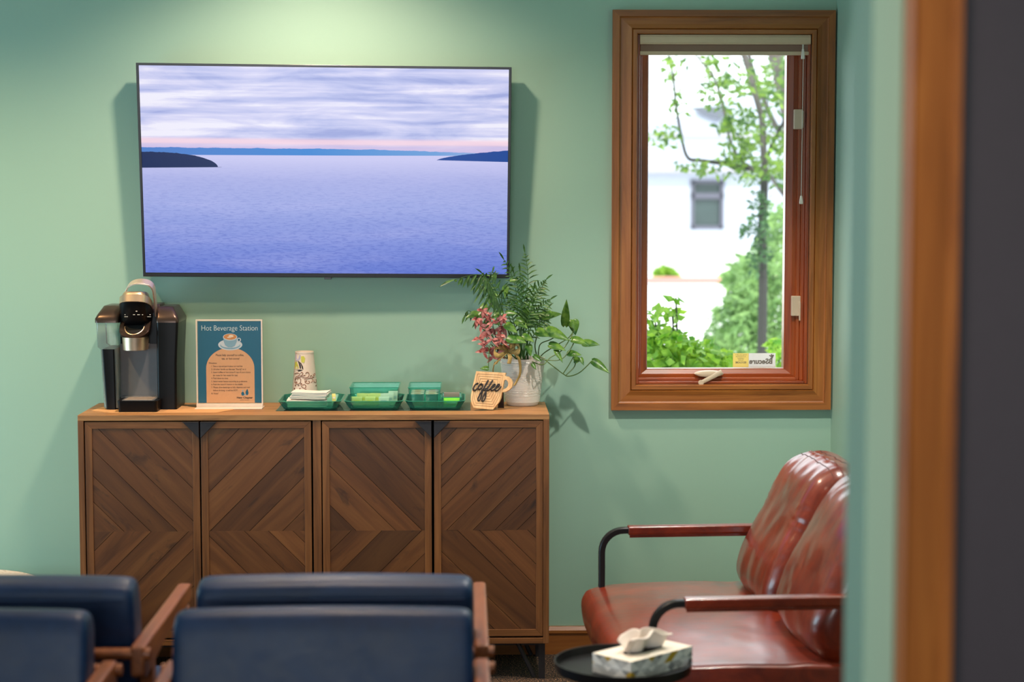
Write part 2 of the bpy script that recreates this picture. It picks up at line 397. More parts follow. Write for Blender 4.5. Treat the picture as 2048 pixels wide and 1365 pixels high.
b.rings(rs,cap=False)
for i in range(len(b.m)): b.m[i]= 0 if i%4 in (0,2) else 1
b.build('window_sash',[M['sashx'],M['sashz']],win,smooth=0)
k=N('window_glass'); tr_=k.n('BsdfTransparent'); tr_.inputs[0].default_value=(.97,.99,.98,1); gl_=k.n('BsdfGlossy'); gl_.inputs['Roughness'].default_value=.01
fr_=k.n('Fresnel'); fr_.inputs[0].default_value=1.3; mx_=k.n('MixShader'); k.l(fr_.outputs[0],mx_.inputs[0]); k.l(tr_.outputs[0],mx_.inputs[1]); k.l(gl_.outputs[0],mx_.inputs[2]); k.l(mx_.outputs[0],k.out.inputs[0]); M['glass']=k.mat
b=MB(); b.box(gx0-.004,gx1+.004,gy,gy+.004,gz0-.004,gz1+.004); b.build('window_pane',M['glass'],win,smooth=0)
# sash locks on the right stile
for (pxa,pya,pxb,pyb,lev) in ((1587,219,1606,259,0),(1582,592,1600,632,1)):
    p=at(pxa,pya,.046); q=at(pxb,pyb,.046)
    b=MB(); b.box(p.x,q.x,.030,.050,q.z,p.z)
    if lev: b.box(q.x-.007,q.x-.002,.020,.032,q.z-.016,q.z+.050)
    else: b.box(q.x-.009,q.x-.001,.022,.032,q.z+.004,p.z-.006)
    tag(b.build('sash_lock',M['ivory'],win,smooth=0,bevel=.003),'ivory metal lock')
# crank operator
p=at(1420,754,.02)
b=MB(); b.rings([[(p.x+.052*s*math.cos(a)*(1 if math.cos(a)<0 else .9),y,wz0+.022+.011+.011*s*math.sin(a)) for a in [2*PI*i/20 for i in range(20)]] for s,y in ((1,.045),(1,.022),(.9,.016),(.5,.014))])
h0=at(1402,766,-.002); h1=at(1444,744,.004)
dirv=(h1-h0).normalized(); sd=dirv.cross(Vector((0,1,0))).normalized()
b.rings([[h0+sd*x*.006+Vector((0,y*.005,0)) for x,y in ((-1,-.6),(-.5,-1),(.5,-1),(1,-.6),(1,1),(-1,1))],[h1+sd*x*.008+Vector((0,y*.004,0)) for x,y in ((-1,-.6),(-.5,-1),(.5,-1),(1,-.6),(1,1),(-1,1))]])
b.lathe([(.0085,-.004),(.010,0),(.0085,.005)],(0,0,0),16)
for i in range(len(b.v)-48,len(b.v)): x,y,z=b.v[i]; b.v[i]=(h0.x+x,h0.y-.001+z,h0.z+y)
b.build('window_crank',M['ivory'],win,smooth=50)
# small etched mark in the corner of the pane
ic=at(1305,719,gy-.001)
b=MB(); b.lathe([(.0085,0),(.0085,.0006)],(0,0,0),24,cap=False); b.lathe([(.0075,0),(.0075,.0006)],(0,0,0),24,cap=False)
b.v=[(ic.x+x,ic.y+z,ic.z+y) for x,y,z in b.v]; b.build('etched_mark',M['white'],win,smooth=0)
text('etched_letters','IC',.009,(ic.x,gy-.001,ic.z-.003),M['white'],win,'CENTER')
# roller blind
bl=thing('roller_blind',((wx0+wx1)/2,.02,wz1),'taupe roller blind rolled up under a beige rail at the window top','window blind')
bx0,bx1=X_(1279,80,.01),X_(1620,80,.01)
bx1=min(bx1,wx1-.001)
b=MB(); z1=wz1-.0015; z0=Z_(1450,89,.0)
b.box(bx0,bx1,-.008,.030,z0,z1); b.box(bx0,bx1,-.010,-.007,z0+.004,z1-.006); b.build('head_rail',M['blind'],bl,smooth=0,bevel=.0015)
zf=Z_(1450,103,.012)
b=MB(); b.box(bx0+.003,bx1-.006,.008,.011,zf,z0); b.lathe([(.013,0),(.013,bx1-bx0-.012)],(0,0,0),20)
for i in range(len(b.v)-40,len(b.v)): x,y,z=b.v[i]; b.v[i]=(bx0+.003+z,.016+x,z0+.008+y)
b.build('blind_fabric',M['blindfab'],bl)
zb=Z_(1450,110.5,.010)
b=MB(); b.box(bx0+.001,bx1-.004,.003,.016,zb,zf); b.build('bottom_rail',M['blind'],bl,smooth=0,bevel=.002)
cxp=X_(1604,250,-.012); zc=Z_(1604,392,-.012); zt=z0
b=MB(); b.tube([(cxp+.0016,-.0125,zt),(cxp+.0016,-.0125,zt-.02),(cxp,-.0125,zc)],.0011,6); b.tube([(cxp-.0016,-.0125,zt),(cxp-.0016,-.0125,zt-.02)],.0011,6); b.build('blind_cord',M['white'],bl)
for (pyc,hh,nm) in ((108,.017,'cord_joiner'),(400,.014,'cord_tassel')):
    z=Z_(1604,pyc,-.012)
    b=MB(); b.rings([[(cxp+x*s*.0055,-.0125+y*s*.005,z+zz) for x,y in ((-1,-1),(1,-1),(1,1),(-1,1))] for s,zz in ((.55,hh),(.75,hh*.4),(1,-hh*.6),(.95,-hh))]); b.build(nm,M['white'],bl,smooth=0,bevel=.001)
# sticker on the pane (readable from outside, so mirrored in here)
s0=at(1466,707,gy-.002); s1=at(1551,735,gy-.002)
st=thing('window_sticker',(s0.x,gy-.001,s1.z),'white and yellow security sticker at the bottom of the window pane, lettering mirrored','sticker')
M['stw']=leafmat('sticker_white',lin(236,232,228),lin(240,236,232),.5,8,.72); M['sty']=leafmat('sticker_yellow',lin(244,226,160),lin(246,230,166),.5,8,.72); M['stg']=plain('sticker_grey',lin(120,112,102),.5)
b=MB(); b.box(s0.x+(s1.x-s0.x)*.37,s1.x,gy-.0010,gy-.0002,s1.z,s0.z); b.build('sticker_sheet',M['stw'],st,smooth=0)
xm=s0.x+(s1.x-s0.x)*.37; hh=s0.z-s1.z
b=MB(); b.box(s0.x,xm,gy-.0010,gy-.0002,s1.z,s0.z); b.build('yellow_panel',M['sty'],st,smooth=0)
def sttext(nm,body,size,x,z,m,bold=0,sx=1):
    return text(nm,body,size,(x,gy-.0016,z),m,st,'CENTER',mirror=True,bold=bold,sx=sx,extrude=.0001)
sttext('sticker_lettering','BSecure',hh*.50,(xm+s1.x)/2-.004,s1.z+hh*.26,M['stg'],.0010)
sttext('sticker_phone_number','800.915.HOME',hh*.20,(s0.x+xm)/2,s1.z+hh*.28,M['stg'],.0002,.62)
for q,bd in enumerate(('HOME SECURITY','AUTOMATION','CAMERAS','SOUND')): sttext('sticker_small_print',bd,hh*.12,(s0.x+xm)/2,s1.z+hh*(.84-.12*q),M['stg'],0,.9)
# bee emblem
bx_=s1.x-.013; bz_=s1.z+hh*.68
b=MB()
def disc(b,cx,cz,rx,rz,y,n=20,m=0,th=.0002,rot=0):
    ps=[]
    for i in range(n):
        a=2*PI*i/n; u,v=rx*math.cos(a),rz*math.sin(a); ps.append((cx+u*math.cos(rot)-v*math.sin(rot), cz+u*math.sin(rot)+v*math.cos(rot)))
    b.prism(ps,lambda u,v,w:(u,w,v),y,y-th,m)
disc(b,bx_,bz_,.006,.0035,gy-.0014,rot=.8); disc(b,bx_+.004,bz_+.007,.0035,.0032,gy-.0014); disc(b,bx_-.005,bz_+.006,.005,.0022,gy-.0014,rot=-.5); disc(b,bx_-.001,bz_+.0085,.005,.002,gy-.0014,rot=1.9)
b.build('bee_emblem',M['stg'],st,smooth=0)

# ================================================================== SIDEBOARD
YF=-.355
sbx0,sbx1=X_(156,900,YF),X_(1098.5,900,YF); zt=Z_(600,829.8,YF); zb=Z_(600,1291,YF)
sd=thing('sideboard',((sbx0+sbx1)/2,-.19,0),'reclaimed wood sideboard with chevron plank doors under the television','sideboard')
th=zt-Z_(600,841.5,YF)
b=MB(); yb=-.004; dv0,dv1=X_(625.5,900,YF),X_(642,900,YF)
# mitred front frame: sides, bottom, divider, back
b.box(sbx0,sbx0+th,YF,yb,zb,zt-th,1); b.box(sbx1-th,sbx1,YF,yb,zb,zt-th,1); b.box(sbx0+th,sbx1-th,YF,yb,zb,zb+th,0); b.box(dv0,dv1,YF+.004,yb,zb+th,zt-th,1)
b.box(sbx0+th,sbx1-th,yb-.01,yb,zb+th,zt-th,2)
b.build('carcass',[M['cabx'],M['cabz'],M['gap']],sd,smooth=0,bevel=.0012)
b=MB(); b.box(sbx0,sbx1,YF,yb,zt-th,zt,0); b.build('top',[M['caby']],sd,smooth=0,bevel=.0015)
rnd=random.Random(7)
dz1=Z_(600,843.5,YF); dz0=Z_(600,1276,YF); fw=X_(184,900,YF)-X_(170,900,YF)
def door(pxa,pxb,direc,tones,widths,inner):
    x0,x1=X_(pxa,900,YF),X_(pxb,900,YF); y0,y1=YF+.002,YF+.022
    d=MB()
    # frame, mitred
    cs=[(x0,dz0),(x1,dz0),(x1,dz1),(x0,dz1)]; ci=[(x0+fw,dz0+fw),(x1-fw,dz0+fw),(x1-fw,dz1-fw),(x0+fw,dz1-fw)]
    for i in range(4):
        q=[cs[i],cs[(i+1)%4],ci[(i+1)%4],ci[i]]
        d.prism(q,lambda u,v,w:(u,w,v),y0,y1,0 if i in (0,2) else 1)
    o=d.build('door',[M['cabx'],M['cabz']],sd,smooth=0,bevel=.0008)
    p=MB(); px0_,px1_=x0+fw,x1-fw; pz0,pz1=dz0+fw,dz1-fw; zm=Z_(600,1063,YF)
    p.box(px0_,px1_,y0+.010,y1,pz0,pz1,1)
    for half,(za,zb_) in enumerate(((zm,pz1),(pz0,zm))):
        sgn = direc if half==0 else -direc      # +1: board runs up to the right
        dirv=(math.cos(sgn*PI/4.0),math.sin(sgn*PI/4.0)); nv=(-dirv[1],dirv[0])
        rect=[(px0_,za),(px1_,za),(px1_,zb_),(px0_,zb_)]
        ds=[nv[0]*u+nv[1]*v for u,v in rect]; d0,d1=min(ds),max(ds); cur=d0-rnd.random()*.02; i=0
        while cur<d1:
            wdt=rnd.choice(widths); g=.0007
            poly=clip(clip(rect,nv,cur+wdt-g),(-nv[0],-nv[1]),-(cur+g))
            if len(poly)>=3:
                dep=rnd.uniform(0,.0012); base=len(p.f); n=len(poly)
                p.prism([(u,v) for u,v in poly],lambda u,v,w:(u,w,v),y0+.002+dep,y0+.012,0)
                ofs=(rnd.random()*7,rnd.random()*7); t=rnd.choice(tones)*rnd.uniform(.74,.98)
                def uvp(q): return ((dirv[0]*q[0]+dirv[1]*q[2])+ofs[0],(nv[0]*q[0]+nv[1]*q[2])+ofs[1])
                for fi in range(base,len(p.f)):
                    p.uv[fi]=[uvp(p.v[vi]) for vi in p.f[fi]]; p.tone[fi]=t
            cur+=wdt; i+=1
    # normals: recalc is skipped with UVs, so flip the prisms explicitly through the door front
    pp=p.build('chevron_panel',[M['plank'],M['gap']],o,smooth=0)
    import bmesh
    bm=bmesh.new(); bm.from_mesh(pp.data); bmesh.ops.recalc_face_normals(bm,faces=bm.faces); bm.to_mesh(pp.data); bm.free()
    # iron corner pull
    s=.045; hx = x1 if inner>0 else x0
    tri=[(hx,dz1),(hx-inner*.052,dz1),(hx,dz1-.053)]
    h=MB(); h.prism(tri,lambda u,v,w:(u,w,v),y0-.0055,y0+.001); h.prism([(hx,dz1),(hx-inner*.052,dz1),(hx-inner*.050,dz1-.003),(hx,dz1-.003)],lambda u,v,w:(u,w,v),y0-.010,y0-.005)
    tag(h.build('handle',M['iron'],o,smooth=0,bevel=.0008),'dark iron triangular corner pull')
W1=[.06,.075,.05,.085]; 
door(170,398.5,-1,[1,.8,.92,1.12],W1,1)
door(401.5,622,1,[1.05,.9,1.22,.85],[.075,.055,.09],-1)
door(644.5,863,-1,[.55,1.1,.72,.95],[.07,.09,.06],1)
door(868,1086,1,[1.0,1.1,.88,.72],[.06,.085,.05],-1)
# dark metal base: corner legs, rails, diagonal braces
b=MB(); lx=(sbx0+.012,sbx1-.012)
b.box(sbx0+.02,sbx1-.02,YF+.03,YF+.05,zb-.012,zb); b.box(sbx0+.02,sbx1-.02,-.05,-.03,zb-.012,zb)
b.build('base_rail',M['iron'],sd,smooth=0)
for sx in (0,1):
    x=lx[sx]; s=1 if sx==0 else -1
    for y in (YF+.02,-.045):
        b=MB(); b.box(min(x,x+s*.02),max(x,x+s*.02),y,y+.02,0,zb); b.tube([(x+s*.09,y+.01,zb),(x+s*.035,y+.01,.0045)],.007,6); b.build('leg',M['iron'],sd,smooth=0)

# ================================================================== TELEVISION
c=[at(286,553.5,-.062),at(1018.5,557,-.052),at(1023.5,134.5,-.088),at(271.5,125.5,-.100)]
ex=((c[1]-c[0])+(c[2]-c[3]))/2; ez=((c[3]-c[0])+(c[2]-c[1]))/2; cc=sum(c,Vector())/4
print('TV size',ex.length,ez.length,'dev',(c[0]+c[2]-c[1]-c[3]).length)
nrm=ex.cross(ez).normalized()         # towards the wall or the room
if nrm.y>0: nrm=-nrm
tvo=Vector((cc.x,0,cc.z))
tv=thing('television',tvo,'large black-framed wall television showing a calm bay at dusk','television')
def tp(u,v,d): return (c[0]*(1-u)+c[1]*u)*(1-v)+(c[3]*(1-u)+c[2]*u)*v-nrm*d
b=MB()
bw=.009; bh=bw/ez.length*1.0; bu=bw/ex.length; bb=.0135/ez.length; btp=.008/ez.length
out=[(0,0),(1,0),(1,1),(0,1)]; inn=[(bu,bb),(1-bu,bb),(1-bu,1-btp),(bu,1-btp)]
b.rings([[tp(u,v,.045) for u,v in out],[tp(u,v,0) for u,v in out],[tp(u,v,0) for u,v in inn],[tp(u,v,.003) for u,v in inn]],cap=False)
b.add([tp(u,v,.045) for u,v in out],[(0,1,2,3)])
b.build('television_frame',M['tvframe'],tv,smooth=0,bevel=.0012)
b=MB(); b.add([tp(u,v,.0025) for u,v in inn],[(0,1,2,3)]); b.uv[0]=[(0,0),(1,0),(1,1),(0,1)]
# screen picture
k=N('television_screen'); tc=k.n('TexCoord'); sp=k.n('SeparateXYZ'); k.l(tc.outputs['UV'],sp.inputs[0]); U,V=sp.outputs[0],sp.outputs[1]
mpc=k.coord('UV',(2.0,7,1)); cl=k.noise(mpc,1.6,7,.56,.5)
mpc2=k.coord('UV',(1.2,22,1),loc=(3,1,0)); cl2=k.noise(mpc2,1.4,3,.4,.3)
cf=k.math('MULTIPLY_ADD',cl2,.4,k.math('MULTIPLY',cl,.6))
sky=k.ramp(cf,[(.38,lin(160,170,222)),(.45,lin(188,194,236)),(.53,lin(214,214,245)),(.60,lin(240,238,252))])
sky=k.mix(k.ramp(V,[(.618,(0,0,0,1)),(.632,(.8,.8,.8,1)),(.648,(.8,.8,.8,1)),(.662,(0,0,0,1))]),sky,lin(250,214,226))
sky=k.mix(k.ramp(V,[(.615,(.8,.8,.8,1)),(.634,(0,0,0,1))]),sky,lin(206,186,226))
mw=k.coord('UV',(45,170,1)); wv=k.noise(mw,1.0,3,.6,.6); mw2=k.coord('UV',(2.5,9,1),loc=(5,5,0)); w2=k.noise(mw2,1.2,3,.5,.3)
wat=k.ramp(V,[(0,lin(104,126,212)),(.15,lin(134,150,222)),(.33,lin(160,172,230)),(.46,lin(174,180,232)),(.56,lin(202,202,242))])
wat=k.mix(k.math('MULTIPLY',k.math('SUBTRACT',w2,.47),.9,clamp=True),wat,lin(196,196,244))
damp=k.math('MULTIPLY_ADD',V,-1.5,.85,clamp=True)
wat=k.mix(k.math('MULTIPLY',k.ramp(wv,[(.38,(1,1,1,1)),(.52,(0,0,0,1))]),k.math('MULTIPLY',damp,.55)),wat,lin(70,92,186))
nu=k.noise(k.coord('UV',(9,0,1)),2.0,5,.6); nu2=k.noise(k.coord('UV',(30,0,1)),2.0,4,.6)
def below(vtop): return k.math('MULTIPLY',k.math('SUBTRACT',vtop,V),900,clamp=True)
horizon=k.math('MULTIPLY_ADD',U,.010,.5725)
m_w=below(horizon); col=k.mix(m_w,sky,wat)
htop=k.math('ADD',.600,k.math('MULTIPLY',nu,.018)); htop=k.math('SUBTRACT',htop,k.math('MULTIPLY',k.math('SUBTRACT',U,.6,clamp=True),.045))
hb=horizon; mh=k.math('MULTIPLY',below(htop),k.math('SUBTRACT',1,m_w)); 
col=k.mix(mh,col,k.ramp(U,[(.1,lin(78,128,204)),(.45,lin(64,136,212)),(.8,lin(110,160,218)),(.95,lin(156,178,226))]))
# left wooded island: ellipse-like profile ending near u=.21
ui=k.math('DIVIDE',U,.205); prof_=k.math('POWER',k.math('SUBTRACT',1,k.math('POWER',ui,2.6),clamp=True),.55)
itop=k.math('ADD',.517,k.math('MULTIPLY',prof_,k.math('MULTIPLY_ADD',nu2,.012,.064)))
mi=k.math('MULTIPLY',k.math('MULTIPLY',below(itop),k.math('LESS_THAN',U,.215)),k.math('GREATER_THAN',V,k.math('MULTIPLY_ADD',U,.03,.509)))
col=k.mix(mi,col,lin(20,40,88))
# right headland
ur=k.math('SUBTRACT',U,.80,clamp=True); rt=k.math('ADD',.5535,k.math('MULTIPLY',k.math('POWER',k.math('MULTIPLY',ur,5.0),.55),k.math('MULTIPLY_ADD',nu2,.010,.050)))
mr=k.math('MULTIPLY',k.math('MULTIPLY',below(rt),k.math('GREATER_THAN',U,.79)),k.math('GREATER_THAN',V,k.math('MULTIPLY_ADD',U,-.035,.5865)))
col=k.mix(mr,col,lin(24,70,150))
em=k.n('Emission'); k.l(col,em.inputs[0]); em.inputs[1].default_value=1.0
gs=k.n('BsdfGlossy'); gs.inputs['Roughness'].default_value=.25; ad=k.n('MixShader'); ad.inputs[0].default_value=.02
k.l(em.outputs[0],ad.inputs[1]); k.l(gs.outputs[0],ad.inputs[2]); k.l(ad.outputs[0],k.out.inputs[0])
b.build('television_screen',k.mat,tv,smooth=0,solid=0)
b=MB(); q0=tp(.503,0,.01)
b.obox(q0+Vector((0,0,-.003)),ex.normalized()*.012,(0,.008,0),(0,0,.004)); b.build('sensor_bump',M['tvframe'],tv,smooth=0,bevel=.001)
b=MB(); m0=tp(.5,.5,.045); b.box(m0.x-.12,m0.x+.12,-.012,-.001,m0.z-.15,m0.z+.15)
b.box(m0.x-.05,m0.x+.05,min(m0.y,-.02),-.012,m0.z-.05,m0.z+.05); b.build('wall_mount',M['black'],tv)
# ================================================================== OUTSIDE THE WINDOW
M['wallout']=plain('pale_painted_siding',lin(176,182,198),.7); M['concrete']=plain('pale_concrete',lin(236,234,230),.8)
M['band']=plain('trim_shadow_band',lin(158,152,162),.7); M['roofd']=plain('slate_grey_roof',lin(92,96,108),.6)
M['winfr']=plain('grey_window_frame',lin(88,86,102),.5); M['paneo']=plain('reflecting_window_glass',lin(60,74,74),.2,0,(1.5,.02,.001),vary=.35)
M['brick']=plain('red_brick',lin(196,128,122),.8)
M['bark']=plain('grey_bark',lin(92,84,82),.9,0,(30,.6,.01)); M['barkd']=plain('dark_bark',lin(52,50,48),.9,0,(30,.6,.01))
M['lf_lime']=leafmat('lime_leaf',lin(84,140,34),lin(164,196,70),.45,16,.5)
M['lf_tree']=leafmat('spring_leaf',lin(44,86,40),lin(130,160,62),.45,8,.4)
M['lf_pale']=leafmat('pale_green_leaf',lin(84,122,64),lin(146,180,108),.5,6,.3)
M['lf_ivy']=leafmat('ivy_leaf',lin(34,66,40),lin(76,116,60),.5,9,.3)
b=MB(); b.box(-40,60,.161,75,-.15,-.05); struct(b.build('ground',M['concrete'],smooth=0))
rnd=random.Random(3)
def leaf(b,p,size,d=None,m=0,asp=.5,bend=.2):
    if d is None: d=Vector((rnd.uniform(-1,1),rnd.uniform(-1,1),rnd.uniform(-1,.5)))
    d=Vector(d).normalized(); s=d.cross(Vector((rnd.uniform(-1,1),rnd.uniform(-1,1),rnd.uniform(-1,1)))).normalized()*asp*size*.5
    n=d.cross(s).normalized()*size*bend*.3
    p=Vector(p)
    b.add([p,p+d*size*.4+s+n,p+d*size-n,p+d*size*.4-s+n,p+d*size*.45],[(0,1,4),(1,2,4),(4,2,3),(0,4,3)],m)
def scat(b,specs,size,asp=.5):
    for px,py,Y,rx,rz,ry,n in specs:
        sc_=(Y+6.35)/F
        for _ in range(n):
            while True:
                q=Vector((rnd.uniform(-1,1),rnd.uniform(-1,1),rnd.uniform(-1,1)))
                if q.length<1: break
            c=at(px,py,Y)+Vector((q.x*rx*sc_,q.y*ry,q.z*rz*sc_))
            leaf(b,c,size*rnd.uniform(.6,1.3),asp=asp)
def limb(b,pts,Y,w0,w1,m=0,n=8):
    P=smoothpath([at(x,y,Y+ (dy[0] if dy else 0)) for x,y,*dy in pts],4); s=(Y+6.35)/F
    b.tube(P,[s*(w0+(w1-w0)*i/(len(P)-1))/2 for i in range(len(P))],n,m)
# tree with leafy branches
Y=5.0
o=at(1523,925,Y)
t=thing('leafy_tree',(o.x,Y,-.05),'slender tree with crooked grey branches and fresh leaves in front of the pale building','tree')
b=MB(); limb(b,[(1521,925),(1524,700),(1526,560),(1524,460),(1528,390),(1528,340)],Y,20,15); b.v[:]=b.v; b.build('trunk',M['barkd'],t)
b=MB(); limb(b,[(1528,345),(1500,338,.1),(1450,328,.2),(1400,321,.2),(1376,316,.2),(1364,280,.3),(1352,210,.3),(1346,150,.2),(1334,95,.2)],Y,10,4); b.build('branch',M['barkd'],t)
b=MB(); limb(b,[(1528,345),(1536,310),(1558,262,-.2),(1590,200,-.4),(1610,120,-.5)],Y,9,5); b.build('branch',M['barkd'],t)
b=MB(); limb(b,[(1530,345),(1527,300,-.1),(1524,240,-.1),(1506,175,-.2),(1492,125,-.2),(1470,60,-.3)],Y,14,9); b.build('branch',M['bark'],t)
b=MB(); limb(b,[(1515,342,.0),(1480,320,.2),(1460,280,.3),(1450,230,.4),(1430,160,.4),(1400,120,.4),(1375,90,.4)],Y,7,4); b.build('branch',M['bark'],t)
b=MB()
scat(b,[(1345,130,Y+.2,18,28,.3,50),(1352,210,Y+.3,16,36,.3,36),(1330,270,Y+.3,34,26,.3,75),(1380,330,Y+.2,34,14,.2,34),(1440,335,Y+.2,50,16,.2,46),
 (1430,175,Y+.3,34,46,.3,130),(1460,240,Y+.3,30,40,.3,110),(1480,160,Y,36,44,.4,120),(1500,260,Y,34,50,.4,150),(1470,305,Y+.1,32,26,.3,90),(1530,300,Y,30,60,.4,130),
 (1540,170,Y-.1,34,60,.4,150),(1575,300,Y-.2,24,70,.4,100),(1500,345,Y,32,26,.3,70),(1420,120,Y+.3,50,18,.3,50),(1545,350,Y,26,24,.3,40)],.052)
b.build('foliage',M['lf_tree'],t,smooth=0)
b=MB(); scat(b,[(1520,400,Y-.05,18,26,.2,60),(1516,450,Y-.05,24,30,.2,90),(1520,510,Y-.05,22,40,.2,100),(1490,470,Y,14,26,.2,22)],.05); b.build('ivy_foliage',M['lf_ivy'],t,smooth=0)
# thicker trunk behind
Y=7.5; o=at(1640,900,Y)
t=thing('broad_tree',(o.x,Y,-.05),'thick pale trunk leaning behind the slender leafy tree at the window right edge','tree')
b=MB(); limb(b,[(1660,828),(1640,600),(1612,420),(1592,300),(1578,230),(1562,160),(1546,90),(1530,20)],Y,40,26,n=12); b.build('trunk',M['bark'],t)
b=MB(); limb(b,[(1592,300),(1550,250),(1520,180),(1500,120),(1490,60)],Y+.3,14,8); b.build('branch',M['bark'],t)
b=MB(); limb(b,[(1640,600),(1590,430,.2),(1560,380,.2),(1540,352,.2)],Y,12,7); b.build('branch',M['bark'],t)
b=MB(); scat(b,[(1560,150,Y+.3,30,60,.6,90),(1580,340,Y+.3,26,60,.6,80),(1620,240,Y,40,120,.6,120)],.08); b.build('foliage',M['lf_tree'],t,smooth=0)
# shrubs
def shrub(name,label,specs,size,m,Y,asp=.5,stems=5,px=1400):
    o=at(px,900,Y); t=thing(name,(o.x,Y,-.05),label,'shrub')
    b=MB(); scat(b,specs,size,asp); b.build('foliage',m,t,smooth=0)
    b=MB()
    for i in range(stems):
        s=specs[i%len(specs)]; e=at(s[0],s[1],s[2]); e.z=max(e.z,.1); b.tube(smoothpath([(o.x+rnd.uniform(-.1,.1),Y+rnd.uniform(-.05,.05),-.05),((o.x+e.x)/2,Y,e.z*.5),e],3),[.004]*7,5)
    b.build('stem',M['barkd'],t); return t
Y=1.5
shrub('leafy_shrub','bright lime leafy shrub just outside the lower left of the window',[(1310,700,Y,30,46,.25,230),(1350,700,Y,36,44,.25,260),(1400,715,Y,40,34,.25,240),(1450,730,Y,46,26,.25,220),(1310,640,Y,16,22,.1,22),(1345,628,Y,20,12,.1,24),(1352,596,Y,5,8,.05,5),(1500,745,Y,50,22,.25,170),(1360,780,Y,90,50,.3,300),(1300,760,Y,40,60,.2,140),(1322,610,Y,8,8,.1,6)],.052,M['lf_lime'],Y,.62,8,1370)
Y=2.6
shrub('young_shrub','small lime shrub rising beside the window sticker',[(1558,700,Y,20,24,.2,90),(1550,735,Y,34,20,.2,90),(1570,780,Y,40,60,.2,120)],.05,M['lf_lime'],Y,.6,4,1560)
Y=6.2
shrub('feathery_evergreen','tall pale green feathery evergreen behind the tree trunk',[(1545,520,Y,34,70,.5,520),(1560,440,Y,20,46,.4,200),(1500,600,Y,46,60,.5,620),(1550,640,Y,50,90,.6,800),(1460,650,Y,36,56,.5,420),(1480,700,Y,60,50,.5,420),(1430,690,Y,20,40,.3,120),(1520,780,Y,90,80,.5,300)],.085,M['lf_pale'],Y,.32,8,1520)
Y=12
shrub('hazy_shrub','pale bush in front of the brick kerb beside the tree trunk',[(1500,540,Y,34,30,.6,260),(1480,560,Y,24,16,.5,120),(1500,600,Y,40,50,.6,200)],.14,M['lf_pale'],Y,.6,5,1500)
Y=27.95
shrub('round_bush','small round green bush on the brick kerb across the lot',[(1333,549,Y,19,13,.25,420)],.16,M['lf_lime'],Y,.8,2,1333)
# move the round bush trunk onto the kerb: it is planted just behind the brick edge
b=MB(); k0=at(1200,565,27); b.box(-4,20,27,27.35,-.05,at(1400,558,27).z+.02); tag(b.build('brick_kerb',M['brick'],org=(6,27,-.05),smooth=0),'low red brick kerb across the lot in front of the pale building','kerb')
# building across the lot
Y=49; s=(Y+6.35)/F
def bz(py): return Z_(1420,py,Y)
def bx(px): return X_(px,400,Y)
bd=thing('pale_building',(bx(1420),Y,-.05),'large pale house with one grey-framed window across the lot','building')
b=MB(); b.box(bx(1180),bx(1400)-.2,Y,Y+8,-.05,bz(345)); 
b=MB(); w0,w1,v0,v1=bx(1381),bx(1448),bz(459),bz(360)
X0,X1=bx(1150),bx(1760); zt_=bz(345)
b.box(X0,w0,Y,Y+.3,-.05,zt_); b.box(w1,X1,Y,Y+.3,-.05,zt_); b.box(w0,w1,Y,Y+.3,-.05,v0); b.box(w0,w1,Y,Y+.3,v1,zt_); b.box(X0,X1,Y+.3,Y+8,-.05,zt_)
b.build('wall',M['wallout'],bd,smooth=0)
b=MB(); b.box(X0-.3,X1,Y-.5,Y+8,zt_,bz(338)); b.box(X0,X1,Y-.1,Y+8,bz(275),bz(268)); b.build('fascia',M['band'],bd,smooth=0)  # lower band's darker tone draws the faint shadow line under the soffit
b=MB(); b.box(X0,X1,Y,Y+8,bz(338),bz(275)); b.build('upper_wall',M['wallout'],bd,smooth=0)
b=MB(); q=[(bx(1150),bz(268)),(bx(1760),bz(268)),(bx(1760),bz(200)),(bx(1560),bz(160)),(bx(1440),bz(205)),(bx(1400),bz(225)),(bx(1240),bz(262))]
b.prism(q,lambda u,v,w:(u,w,v),Y+.5,Y+8); b.build('gable',M['wallout'],bd,smooth=0)
b=MB(); b.prism([(bx(1376),bz(213)),(bx(1425),bz(210)),(bx(1470),bz(222)),(bx(1440),bz(240)),(bx(1415),bz(232))],lambda u,v,w:(u,w,v),Y+.35,Y+.6); b.build('eave',M['roofd'],bd,smooth=0)
fr=MB(); t_=.10
fr.box(w0,w0+t_,Y-.04,Y+.15,v0,v1); fr.box(w1-t_,w1,Y-.04,Y+.15,v0,v1); fr.box(w0,w1,Y-.04,Y+.15,v0,v0+t_); fr.box(w0,w1,Y-.04,Y+.15,v1-t_,v1)
zm=bz(391); fr.box(w0,w1,Y-.04,Y+.15,zm-.09,zm+.06)
f_=fr.build('window_frame',M['winfr'],bd,smooth=0)
b=MB(); b.box(w0,w1,Y+.12,Y+.14,v0,v1); b.build('window_pane',M['paneo'],f_,smooth=0)
# ================================================================== ON THE SIDEBOARD
TZ=zt; E=.0006
TZ=Z_(600,829.8,YF)
# kraft paper under the machine
b=MB(); pts=[(183,822.3),(205,815),(474,812),(472,816.5),(466,820.5),(432,826.3),(224,826.8)]
P=[]
for x,y in pts:
    v=CM@Vector(((x-W/2)/F,(H/2-y)/F,-1)); t=(TZ+.0004-CAMLOC.z)/v.z; P.append(CAMLOC+v*t)
b.prism([(p.x,max(p.y,YF+.008)) for p in P],lambda u,v,w:(u,v,w),TZ+.0001,TZ+.0014)
o=b.build('kraft_paper',M['kraft'],smooth=0,org=(P[0].x,P[0].y,TZ)); tag(o,'flat brown kraft paper sheet lying under the coffee maker','paper')
